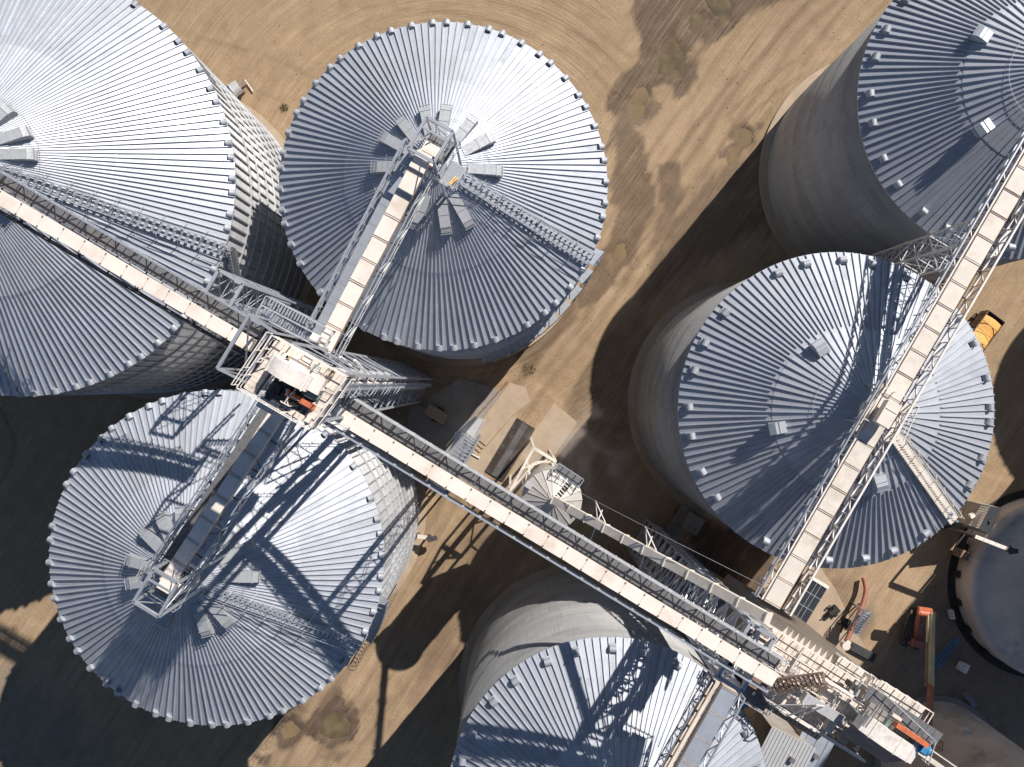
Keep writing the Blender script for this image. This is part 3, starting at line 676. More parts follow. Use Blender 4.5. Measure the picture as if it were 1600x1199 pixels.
# ------------------------------------------------------------------ T1 elevator tower
def zt1(x, y, z): return P(330+x/5, 440+y/5, z)
def tower1():
    c = Vector((-12.5, .1, 0)); th = R(-29.4); a = Vector((math.cos(th), math.sin(th), 0)); b = Vector((-a.y, a.x, 0))
    root = thing('elevator_tower', 'left elevator tower with white railed top deck and curved white hood', 'tower', c)
    base = [c+a*x+b*y for x, y in ((-2.0, 1.6), (2.0, 1.6), (2.0, -1.6), (-2.0, -1.6))]
    legs = [MB() for _ in range(4)]; br = MB(); lattice(legs, br, base, 0, 51.5, 15, .19, .06, xb=False)
    for l in legs: l.build('leg', M['galv_v'], root)
    br.build('bracing', M['galv_v'], root)
    # twin trunking of the bucket elevator
    for k, (x, y) in enumerate(((1.75, -.35), (.75, .15))):
        mb = MB(); p = c+a*(x-.3)+b*(y+.75)
        mb.abox(p+Z*26, .5, .55, 52, th)
        for i in range(26): mb.abox(p+Z*(1+i*1.95), 0.62, .68, .09, th)
        mb.build('elevator_trunk', M['galv_l'], root)
    mb = MB(); q = Vector((-13.8, .6, 0))  # unseen box added under the deck to shade the conveyor below
    mb.abox(q+Z*46.5, 1.45, 1.5, 8.2, th)
    for k in range(5): mb.abox(q+Z*(43+k*1.8), 1.6, 1.65, .14, th)
    mb.build('shade_box', M['sheet'], root)
    mb = MB(); lp = c+a*2.25+b*.9        # caged access ladder
    for o in (-.22, .22): mb.bar(lp+b*o, lp+b*o+Z*52, .06)
    for k in range(120): mb.bar(lp-b*.22+Z*(.5+k*.43), lp+b*.22+Z*(.5+k*.43), .035)
    mb.build('access_ladder', M['galv'], root)
    zd = 54.0
    A_, B_, C_, D_ = P(434, 526, zd), P(548, 590, zd), P(490, 670, zd), P(380, 606, zd)
    ed = lambda s, t: A_.lerp(B_, s).lerp(D_.lerp(C_, s), t)
    # deck boards around a sunken machine bay
    mb = MB()
    def strip(s0, s1, t0, t1, nb, along, z=0, mi=0):
        for i in range(nb):
            if along: q = [ed(s0+(s1-s0)*(i+x)/nb, y) for x, y in ((.03, t0), (.97, t0), (.97, t1), (.03, t1))]
            else: q = [ed(x, t0+(t1-t0)*(i+y)/nb) for x, y in ((s0, .03), (s1, .03), (s1, .97), (s0, .97))]
            mb.prism([v+Z*(z-.06) for v in q][::-1], Z*.06, mi)
    strip(0, 1, 0, .33, 16, True); strip(0, .16, .34, 1, 8, False); strip(.84, 1, .34, 1, 8, False); strip(.62, .83, .9, 1, 3, True)
    strip(.17, .83, .34, .99, 9, True, -1.6, 1)
    for q in ((.05, .02), (.95, .02), (.95, .98), (.05, .98), (.17, .34), (.83, .34)): mb.bar(ed(*q)-Z*2.2, ed(*q)-Z*.06, .16, mi=1)
    for s in (.0, .17, .5, .83, 1.0): mb.bar(ed(s, 0)-Z*.2, ed(s, 1)-Z*.2, .1, .24, 1)
    mb.build('deck', [M['deck'], M['galv_d']], root)
    mb = MB(); railing(mb, [ed(.0, .0), ed(1, 0), ed(1, 1), ed(0, 1)], 1.1, 1.0, .065, closed=True)
    railing(mb, [ed(.0, .0)-a*.35, ed(0, 1)-a*.35], 1.1, 1.2, .055); railing(mb, [ed(1, 0)+a*.3, ed(1, 1)+a*.3], 1.1, 1.2, .055); mb.build('handrail', M['white'], root)
    # head hood: long arched casing
    mb = MB(); h0 = zt1(490, 625, zd); h1 = zt1(800, 805, zd); ax = (h1-h0); ax.z = 0; hl = ax.length; ax.normalize(); bx = Vector((-ax.y, ax.x, 0))
    n = 14; pts = [h0-Z*1.5]+[h0+ax*(hl*i/n)+Z*(.55+1.25*math.sin(PI*(.08+.84*i/n))**.7) for i in range(n+1)]+[h0+ax*hl-Z*1.5]
    mb.prism([p-bx*.48 for p in pts], bx*.96)
    for f in (.08, .5, .93):
        i = int(f*n); mb.box(pts[1+i], ax*.035, bx*.54, Z*.06)
    mb.build('head_hood', M['white'], root)
    mb = MB(); q = zt1(835, 800, zd); mb.abox(q+Z*.35, .9, 1.0, .9, th); q2 = zt1(700, 650, zd); mb.abox(q2+Z*.3, 1.1, .5, .6, th); mb.abox(zt1(740, 700, zd)+Z*.5, .7, .35, .4, th); mb.build('inspection_box', M['cream'], root)
    mb = MB(); q = zt1(645, 815, zd); mb.abox(q-Z*.3, .9, .75, .8, th); mb.tube(q+a*.4-Z*.2, q+a*1.2-Z*.2, .3, 12); mb.build('gearbox', M['black'], root)
    mb = MB(); q = zt1(790, 875, zd); mb.tube(q-a*.5-Z*.1, q+a*.55-Z*.1, .42, 14); mb.abox(q+Z*.35, .5, .5, .3, th); mb.abox(q+a*.25-b*.5-Z*.4, 1.2, .9, .3, th); mb.build('drive_motor', M['teal'], root)
    mb = MB(); p, q = zt1(620, 880, zd), zt1(785, 968, zd); mb.bar(p+Z*.15, q+Z*.15, .3, .5); mb.tube(p-b*.2, p+b*.2, .3, 12); mb.tube(q-b*.2, q+b*.2, .26, 12); mb.build('belt_guard', M['orange'], root)
    mb = MB()
    for k in range(14):
        q = ed(.2+.62*random.random(), .5+.46*random.random())-Z*(1.2+.4*random.random()); mb.abox(q, .2+.5*random.random(), .15+.3*random.random(), .3+.5*random.random(), th+random.choice((0, PI/2)))
    for k in range(7):
        q, r = ed(.2+.62*random.random(), .45)-Z*1.0, ed(.2+.62*random.random(), .97)-Z*1.2; mb.bar(q, r, .07)
    mb.build('machine_frame', M['steel_d'], root)
    mb = MB()
    for k in range(26):
        s_, t_ = random.random(), random.random(); p = ed(s_, t_); r = ed(min(1, max(0, s_+random.choice((-.12, .12, 0)))), min(1, max(0, t_+random.choice((-.2, .2, 0)))))
        z_ = .1+1.0*random.random(); mb.bar(p+Z*z_, r+Z*(z_+.02), .05); mb.bar(p-Z*1.0, p+Z*z_, .05); mb.bar(r-Z*1.0, r+Z*z_, .05)
    mb.build('support_frame', M['white'], root)
    for k in range(7):
        mb = MB(); p = ed(.06+.88*random.random(), random.choice((.08, .14, .22, .9))); mb.abox(p+Z*.2, .25+.4*random.random(), .2+.25*random.random(), .4, th); mb.build('junction_box', M[random.choice(('cream', 'galv_l', 'sheet_t'))], root)
    mb = MB(); mb.abox(zt1(440, 970, 52), 1.2, .7, .12, th); mb.build('landing_plate', M['white'], root)
    # hoist frame on the left
    mb = MB(); f = [zt1(300, 262, 47), zt1(48, 680, 47), zt1(275, 790, 47), zt1(510, 405, 47)]
    mb.bar(f[0], f[1], .22); mb.bar(f[1], f[2], .16); mb.bar(f[0], f[3], .2); mb.bar(f[0].lerp(f[3], .9), f[1].lerp(f[2], .95), .14)
    for p in f: mb.bar(p, Vector((p.x, p.y, 41.2)), .15)
    mb.bar(f[0]-Z*5.5, f[1]-Z*5.5, .14); mb.bar(f[0], f[1]-Z*5.5, .09); mb.bar(f[1], f[2]-Z*5.5, .09); mb.bar(f[0], f[3]-Z*5.5, .09)
    mb.bar(f[2]-Z*5.5, f[3]-Z*5.5, .12)
    mb.build('hoist_frame', M['galv'], root)
    # drive landing with stair north of the deck
    z2 = 41.8; g = [zt1(465, 125, z2), zt1(975, 395, z2), zt1(900, 540, z2), zt1(385, 268, z2)]
    gl = lambda s, t: g[0].lerp(g[1], s).lerp(g[3].lerp(g[2], s), t)
    mb = MB()
    for i in range(26):
        for t0, t1, dz in ((.04, .46, -.12), (.54, .96, -.02)):
            q = [gl((i+x)/26, y)+Z*dz*i for x, y in ((.1, t0), (.8, t0), (.8, t1), (.1, t1))]; mb.prism([v-Z*.04 for v in q][::-1], Z*.05)
    for t in (.02, .5, .98): mb.bar(gl(0, t)-Z*.1, gl(1, t)-Z*(.1 if t > .6 else 3.1 if t < .3 else .1), .1, .2)
    for s in (0, 1):
        for t in (0, 1): mb.bar(gl(s, t)-Z*5, gl(s, t), .14)
    mb.build('stair_flight', M['galv'], root)
    mb = MB(); railing(mb, g, 1.1, .8, .06, closed=True); railing(mb, [gl(0, .5), gl(1, .5)], 1.1, .9, .05); mb.build('landing_rail', M['galv_l'], root)
    mb = MB(); q = zt1(820, 440, z2+.8); mb.abox(q, .6, .5, .9, th); mb.build('control_box', M['white'], root)
    # raked stays on the sunny side
    mb = MB()
    for (x0, y0, x1, y1) in ((890, 565, 1130, 780), (1010, 590, 1225, 790), (1120, 615, 1290, 800)):
        mb.bar(zt1(x0, y0, 42), zt1(x1, y1, 36), .16)
    mb.bar(zt1(1060, 800, 43), zt1(1295, 805, 36), .3, .4); mb.build('stay_post', M['white'], root)
tower1()

def gantry(label, cs, z, zdeck, zroof, extra):
    """steel frame over the discharge end of a conveyor, standing on a silo peak"""
    f = [P(x, y, z) for x, y in cs]; ctr = sum(f, Vector())/4
    root = thing('head_frame', label, 'steel frame', (ctr.x, ctr.y, 0), 'frames over conveyor ends on silo peaks')
    a = (f[1]-f[0]); a.normalize(); b = Vector((-a.y, a.x, 0)); th = math.atan2(a.y, a.x)
    mb = MB()
    for p, q in zip(f, f[1:]+f[:1]): mb.bar(p, q, .2, .26)
    mb.bar(f[0].lerp(f[3], .3), f[1].lerp(f[2], .3), .14); mb.build('top_beam', M['galv'], root)
    for p in f:
        mb = MB(); r = math.hypot(p.x-extra[0].x, p.y-extra[0].y); mb.bar(Vector((p.x, p.y, extra[1](r)-.1)), p, .18); mb.build('post', M['galv'], root)
    g = [Vector((p.x, p.y, zdeck)) for p in f]; gl = lambda s, t: g[0].lerp(g[1], s).lerp(g[3].lerp(g[2], s), t)
    mb = MB()
    for i in range(7):
        q = [gl((i+x)/7, y) for x, y in ((.05, -.05), (.95, -.05), (.95, 1.05), (.05, 1.05))]; mb.prism([v-Z*.05 for v in q][::-1], Z*.05)
    mb.build('platform', M['galv_d'], root)
    mb = MB(); railing(mb, [gl(-.12, -.06), gl(1.12, -.06), gl(1.12, 1.06), gl(-.12, 1.06)], 1.1, .9, .055)
    for s in (-.12, 1.12): mb.bar(gl(s, -.06)-Z*.05, gl(s, 1.06)-Z*.05, .08)
    for k in range(4): mb.bar(f[k], g[(k+1) % 4], .07)
    mb.build('handrail', M['galv'], root)
    mb = MB(); c = gl(.5, .55); mb.abox(c+Z*.7, 1.3, .75, 1.2, th); mb.abox(c+a*.05-b*.75+Z*.55, .9, .5, .8, th); mb.build('head_box', M['cream'], root)
    mb = MB(); c = gl(.18, .6); mb.abox(c+Z*.45, .35, 1.2, .8, th); mb.build('belt_guard', M['cream'], root)
    mb = MB(); c = gl(.35, .45); mb.tube(c-a*.35+Z*.5, c+a*.35+Z*.5, .26, 12); mb.abox(c+Z*.2, .5, .5, .35, th); mb.build('drive_motor', M['black'], root)
    # side landing towards the roof stair
    mb = MB(); c = gl(1.4, .75)-Z*.8; mb.abox(c, 1.5, 1.9, .06, th)
    for i in range(5): mb.abox(c+a*(.2*i-.4)+Z*.05, .03, 1.8, .04, th)
    mb.build('side_landing', M['galv'], root)
    mb = MB(); railing(mb, [c+a*.75+b*.95, c+a*.75-b*.95, c-a*.75-b*.95], 1.1, .6, .05); mb.bar(c-b*.6, c-b*.6-Z*2.5, .1); mb.bar(c+b*.6, c+b*.6-Z*2.5, .1); mb.build('landing_rail', M['galv_l'], root)
    mb = MB(); p = c+a*.2+Z*.1; q = p-b*.9+Z*1.0; mb.tube(p, q, .05, 6); mb.tube(p+a*.2, q+a*.1, .05, 6); mb.build('hose', M['yellow'], root)
    return root
gantry('galvanised frame around cream conveyor end on top centre silo peak', [(667, 183.5), (708, 206), (678, 254), (638, 231.5)], 44.5, 41.2, 36, (S2[1], S2[3]))
gantry('galvanised frame around conveyor end on lower left silo peak', [(278, 911), (240, 889), (209, 940), (248, 964)], 43.5, 40.3, 36, (S3[1], S3[3]))
# discharge housing on S5
def s5head():
    O = S5[1]; p = P(1392, 640, 38.2); th = R(59.7); a = Vector((math.cos(th), math.sin(th), 0)); b = Vector((-a.y, a.x, 0))
    root = thing('discharge_platform', 'white railed platform with raised covers on the dull silo peak', 'platform', (p.x, p.y, 0))
    mb = MB(); c = P(1385, 647, 38.9); mb.abox(c, 1.9, 1.05, .8, th); mb.abox(c+Z*.43, 2.0, 1.12, .06, th); mb.abox(c+a*.3+Z*.48, .04, 1.0, .05, th); mb.build('raised_cover', M['cream2'], root)
    mb = MB(); c2 = P(1361, 640, 37.6); mb.abox(c2, 4.2, .55, .35, th); mb.abox(c2+b*.36, 4.2, .08, 1.0, th); mb.build('side_cover', M['cream2'], root)
    mb = MB(); c3 = P(1371, 633, 37.0); mb.abox(c3, 3.6, 1.0, .1, th); mb.bar(c3+a*1.2-b*.4, c3+a*.6+b*.5, .18); mb.build('bay_floor', M['steel_d'], root)
    mb = MB(); mb.tube(c3-a*.5+Z*.4, c3+a*.2+Z*.4, .3, 12); mb.abox(c3-a*.6+Z*.35, .5, .5, .6, th); mb.build('drive_motor', M['galv'], root)
    mb = MB(); railing(mb, [P(1352, 660, 37.4), P(1340, 652, 37.4), P(1374, 604, 37.4), P(1390, 613, 37.4)], 1.1, 1.0, .06); mb.build('handrail', M['white'], root)
    mb = MB(); d = [P(1384, 690, 36.8), P(1400, 690, 36.8), P(1424, 634, 36.8), P(1412, 627, 36.8)]
    for i in range(9):
        q = [d[0].lerp(d[3], (i+.08)/9), d[1].lerp(d[2], (i+.08)/9), d[1].lerp(d[2], (i+.92)/9), d[0].lerp(d[3], (i+.92)/9)]; mb.prism([v-Z*.05 for v in q][::-1] if False else [v-Z*.05 for v in q], Z*.05)
    mb.build('landing', M['cream2'], root)
    mb = MB(); railing(mb, [P(1382, 690, 37), P(1400, 691, 37), P(1425, 636, 37), P(1410, 628, 37)], 1.1, .8, .06); mb.build('landing_rail', M['white'], root)
    for s in (-1, 1):
        for t in (-1, 1):
            mb = MB(); q = p+a*1.7*s+b*.9*t; r = math.hypot(q.x-O.x, q.y-O.y); mb.bar(Vector((q.x, q.y, S5[3](r))), Vector((q.x, q.y, 37)), .14); mb.build('post', M['galv'], root)
s5head()

# support tower between S6 and S5
def bent(label, top, bw, zt, mt='galv_l', group=None):
    t = P(*top, zt); th = R(59.7); a = Vector((math.cos(th), math.sin(th), 0)); b = Vector((-a.y, a.x, 0))
    root = thing('support_tower', label, 'lattice tower', (t.x, t.y, 0), group)
    base = [Vector((t.x, t.y, 0))+a*x*bw+b*y*bw for x, y in ((-.5, .5), (.5, .5), (.5, -.5), (-.5, -.5))]
    legs = [MB() for _ in range(4)]; br = MB()
    lattice(legs, br, base, 0, zt, 13, .16, .06)
    for l in legs: l.build('leg', M[mt], root)
    br.build('bracing', M[mt], root)
    mb = MB()
    for k in range(4): mb.bar(Vector((base[k].x, base[k].y, zt)), Vector((base[(k+1) % 4].x, base[(k+1) % 4].y, zt)), .24)
    mb.build('cap_beam', M[mt], root)
bent('galvanised lattice tower holding the dusty conveyor between dull grey silos', (1546, 368), 2.3, 36.6)
bent('slim lattice tower carrying the diagonal conveyor beside the perforated gangway', (693, 748), 1.5, 44.0, 'galv')
bent('galvanised lattice tower under the cream conveyor beside the brilliant roof', (350, 452), 2.1, 40.5, 'galv_v')

# ------------------------------------------------------------------ T2: gray tower, dryer and elevator head
a2 = Vector((.85, -.527, 0)); a2.normalize(); b2 = Vector((-a2.y, a2.x, 0)); TH2 = math.atan2(a2.y, a2.x); O2 = Vector((16.9, -17.0, 0))
T2 = lambda s, w, z=0: O2+a2*s-b2*w+Z*z
def tower2():
    root = thing('elevator_tower', 'tall galvanised lattice tower at the lower end of the diagonal conveyor', 'tower', T2(1, 2.2))
    base = [T2(0, 0), T2(2.0, 0), T2(2.0, 4.4), T2(0, 4.4)]
    legs = [MB() for _ in range(4)]; br = MB(); lattice(legs, br, base, 0, 43.4, 16, .3, .12)
    for l in legs: l.build('leg', M['galv'], root)
    br.build('bracing', M['galv_l'], root)
    mb = MB()
    for i in range(4): p, q = base[i], base[(i+1) % 4]; mb.bar(p+Z*43.5, q+Z*43.5, .26, .3)
    mb.build('top_beam', M['galv'], root)
    mb = MB()
    for k in range(10):
        z0 = 1+k*4; s = k % 2
        p, q = T2(.5+.9*s, .6, z0), T2(.5+.9*s, 3.8, z0+3.9)
        if s: p, q = T2(1.4, 3.8, z0), T2(1.4, .6, z0+3.9)
        for o in (-.35, .35): mb.bar(p+a2*o, q+a2*o, .06, .2)
        for i in range(13): mb.box(p.lerp(q, (i+.5)/13), a2*.35, b2*.12, Z*.02)
    mb.build('stair', M['galv_d'], root)
    # intake trunk
    root2 = thing('bucket_elevator', 'tall brown stained elevator leg against the right lattice tower', 'elevator', T2(3, .5))
    mb = MB(); p = T2(3.0, .35)
    mb.abox(p+Z*19.8, .8, .7, 39.6, TH2)
    for i in range(20): mb.abox(p+Z*(1+i*2), .92, .82, .1, TH2)
    mb.build('trunk', M['brown'], root2)
    mb = MB(); mb.abox(p+Z*.6, 1.1, .9, 1.2, TH2); mb.build('boot', M['steel_d'], root2)
tower2()

DZ = 9.5
def D(s, w, z=37.0):      # the dryer's own frame, one terrace lower than the lattice tower
    p = T2(s, w); k = (H-(z-DZ))/(H-z); return Vector((p.x*k, p.y*k, z-DZ))
def dryer():
    root = thing('grain_dryer', 'long cream grain dryer with finned side, ringed by white railed decks', 'grain dryer', Vector((D(9.5, 2.3).x, D(9.5, 2.3).y, 0)))
    zt = 37.0; s0, s1, w0, w1 = 3.9, 15.2, .35, 4.4
    mb = MB(); mb.prism([D(s0, w0), D(s1, w0), D(s1, w1), D(s0, w1)], -Z*(zt-DZ)); mb.build('body', M['sheet_t'], root)
    mb = MB(); n = 17       # pleated louvre wall on the NE face
    for i in range(n):
        p, q = D(s0+1.2+(s1-s0-2.4)*i/n, w0), D(s0+1.2+(s1-s0-2.4)*(i+1)/n, w0); m_ = p.lerp(q, .5)+b2*1.25
        mb.prism([p, q, m_], -Z*20)
    mb.prism([D(s0+.6, w0)+Z*.02, D(s1-.6, w0)+Z*.02, D(s1-.6, w0)+b2*.12+Z*.02, D(s0+.6, w0)+b2*.12+Z*.02], -Z*20)
    mb.build('louver_wall', M['cream2'], root)
    # roof decks
    mb = MB()
    def deckrect(mb, sa, sb, wa, wb, z, n, along=True, th=.07, mi=0):
        for i in range(n):
            if along: q = [D(sa+(sb-sa)*(i+x)/n, y, z) for x, y in ((.03, wa), (.97, wa), (.97, wb), (.03, wb))]
            else: q = [D(x, wa+(wb-wa)*(i+y)/n, z) for x, y in ((sa, .03), (sb, .03), (sb, .97), (sa, .97))]
            mb.prism(q[::-1], -Z*th if False else Z*th, mi)
    for nm, mt, args in (('roof_deck', 'deck', ((2.2, 15.6, -.15, .95, 37.6, 22), (4.2, 10.2, 1.1, 2.3, 38.3, 12), (3.0, 9.0, 2.5, 3.4, 37.9, 10), (6.0, 12.5, 3.5, 4.7, 38.0, 14), (9.5, 13.2, 1.2, 3.3, 38.9, 9), (2.6, 5.2, 1.2, 2.3, 39.2, 5))),
                         ('gallery', 'cream2', ((9.9, 12.2, -.95, -.2, 37.3, 9), (12.4, 17.0, -1.1, .2, 38.6, 8)))):
        for q in args:
            mb = MB(); deckrect(mb, *q); mb.bar(D(q[0], (q[2]+q[3])/2, q[4])-Z*.1, D(q[1], (q[2]+q[3])/2, q[4])-Z*.1, .12, .2)
            for s in (q[0]+.1, q[1]-.1):
                for w in (q[2]+.1, q[3]-.1):
                    p = D(s, w, q[4]); mb.bar(p-Z*1.0, p, .12)
            mb.build(nm, M[mt], root)
    mb = MB()
    railing(mb, [D(2.2, -.15, 37.7), D(15.6, -.15, 37.7)], 1.1, 1.1, .07); railing(mb, [D(2.2, .95, 37.7), D(9.0, .95, 37.7)], 1.1, 1.1, .06)
    railing(mb, [D(9.5, -1.0, 37.4), D(12.3, -1.0, 37.4), D(12.3, -.2, 37.4)], 1.1, .9, .07)
    railing(mb, [D(12.3, .2, 38.7), D(12.3, -1.15, 38.7), D(17.0, -1.15, 38.7), D(17.0, .9, 38.7)], 1.1, 1.0, .08)
    railing(mb, [D(4.2, 2.4, 38.4), D(10.2, 2.4, 38.4), D(10.2, 1.1, 38.4)], 1.1, .9, .055)
    railing(mb, [D(2.6, 1.2, 39.3), D(5.2, 1.2, 39.3), D(5.2, 2.3, 39.3), D(2.6, 2.3, 39.3)], 1.1, .8, .05, closed=True)
    railing(mb, [D(6.0, 4.75, 38.1), D(14.6, 4.75, 38.1)], 1.1, 1.2, .075); railing(mb, [D(6.0, 3.45, 38.1), D(10.0, 3.45, 38.1)], 1.1, 1.2, .06)
    railing(mb, [D(9.5, 1.2, 39.0), D(13.2, 1.2, 39.0)], 1.1, 1.2, .09); mb.build('handrail', M['white'], root)
    mb = MB(); mb.bar(D(7.4, .95, 39.9), D(16.5, .95, 39.9), .22, .3); mb.bar(D(6.2, 4.9, 38.5), D(15.2, 4.9, 38.5), .2, .3)
    p, q, r = D(7.6, 2.6, 42.5), D(8.0, 5.0, 39.0), D(6.6, 4.9, 39.0)
    mb.bar(p, q, .12); mb.bar(p, r, .1); mb.bar(q, r, .1); mb.bar(D(8.6, 4.9, 39), D(8.2, 2.4, 42.3), .1); mb.bar(p, D(8.2, 2.4, 42.3), .1)
    for s in (12.6, 13.1, 13.6): mb.bar(D(s, .9, 39.2), D(s, 3.2, 38.2), .12)
    mb.bar(D(12.4, .9, 39.6), D(13.4, 2.4, 37.6), .12); mb.bar(D(13.8, .9, 39.6), D(12.8, 2.4, 37.6), .1)
    mb.bar(D(12.2, 3.2, 38.2), D(14.0, 3.2, 38.2), .12); mb.build('white_beam', M['white'], root)
    mb = MB(); p, q = D(7.6, .7, 41.6), D(5.6, 3.6, 39.2)    # dark brown stair
    x = (q-p).normalized(); sd = x.cross(Z).normalized()
    for o in (-.5, .5): mb.bar(p+sd*o, q+sd*o, .08, .3)
    for i in range(12): mb.box(p.lerp(q, (i+.5)/12), sd*.48, Vector((x.x, x.y, 0)).normalized()*.12, Z*.025)
    mb.build('stair', M['brown'], root)
    mb = MB(); railing(mb, [p+sd*.5, q+sd*.5], 1.0, .8, .05); railing(mb, [p-sd*.5, q-sd*.5], 1.0, .8, .05); mb.build('stair_rail', M['brown'], root)
    mb = MB(); c = D(9.9, 3.0, 39.6); mb.abox(c, 3.6, .9, .35, TH2); mb.abox(c-a2*1.9-Z*.3, .5, .9, .9, TH2); mb.build('duct_cover', M['galv_l'], root)
    for (s, w, l, bb, h, mt) in ((5.0, 2.9, 2.0, .9, 1.1, 'cream'), (7.3, 3.0, .9, .9, 1.5, 'cream2'), (3.6, 1.8, .8, .7, .9, 'cream'), (8.4, 1.7, .9, .7, .8, 'white'), (11.3, 3.9, .6, 1.1, .8, 'cream'), (12.6, 4.1, .7, .9, .9, 'sheet_t'), (11.0, .4, .5, .5, 1.2, 'steel_d'), (4.3, 4.1, 1.2, .9, 1.0, 'brown')):
        mb = MB(); c = D(s, w, 38.2+h/2); mb.abox(c, l, bb, h, TH2); mb.abox(c+Z*(h/2+.03), l+.1, bb+.1, .06, TH2); mb.abox(c+a2*l*.2+Z*(h/2+.1), l*.3, bb*.4, .12, TH2); mb.build('equipment_cabinet', M[mt], root)
    mb = MB(); c = D(6.6, 2.8, 38.4); mb.tube(c, c+a2*.15-b2*.1+Z*1.3, .22, 10, .12); mb.build('yellow_spout', M['yellow'], root)
    for k in range(40):
        mb = MB()
        for i in range(1):
            s, w = 2.4+random.random()*12, .2+random.random()*4.3; z_ = 38.0+.6*random.random(); h_ = .6+.7*random.random(); s2, w2 = (s+random.choice((-1.6, 1.6)), w) if random.random() < .5 else (s, min(4.5, w+1.3))
            p, q = D(s, w, z_), D(s2, w2, z_); mb.bar(p, p+Z*h_, .06); mb.bar(q, q+Z*h_, .06); mb.bar(p+Z*h_, q+Z*h_, .065); mb.bar(p+Z*h_*.5, q+Z*h_*.5, .05); mb.bar(p, q+Z*h_, .045)
        mb.build('support_frame', M[('white', 'white', 'galv_l', 'cream2', 'galv')[k % 5]], root)
    for i in range(9):
        mb = MB(); s, w = 3+random.random()*10, .8+random.random()*3.8; c = D(s, w, 38.3); dd = random.choice((a2, b2)); mb.tube(c+Z*.4, c+dd*(.8+random.random()*1.8)+Z*(.3+.3*random.random()), .06+.06*random.random(), 8); mb.build('pipe', M['galv_l'], root)
    # lower ribbed roof on the SW side
    mb = MB(); e = [D(8.0, 4.6, 33), D(14.9, 4.6, 33), D(14.9, 6.6, 32), D(8.0, 6.6, 32)]
    for i in range(19):
        f0, f1 = i/19, (i+.8)/19; mb.prism([e[0].lerp(e[1], f0), e[0].lerp(e[1], f1), e[3].lerp(e[2], f1), e[3].lerp(e[2], f0)], Z*.12)
    mb.prism([p-Z*.02 for p in e], -Z*22)
    mb.build('side_bay', M['sheet_t'], root)
    mb = MB(); railing(mb, [D(1.8, 5.0, 37.2), D(1.8, 6.0, 37.2), D(7.2, 6.0, 37.2), D(7.2, 5.0, 37.2)], 1.1, .9, .06); mb.build('catwalk_rail', M['galv_l'], root)
    mb = MB(); deckrect(mb, 1.8, 7.2, 4.95, 6.0, 37.1, 14); mb.build('catwalk', M['galv_d'], root)
dryer()

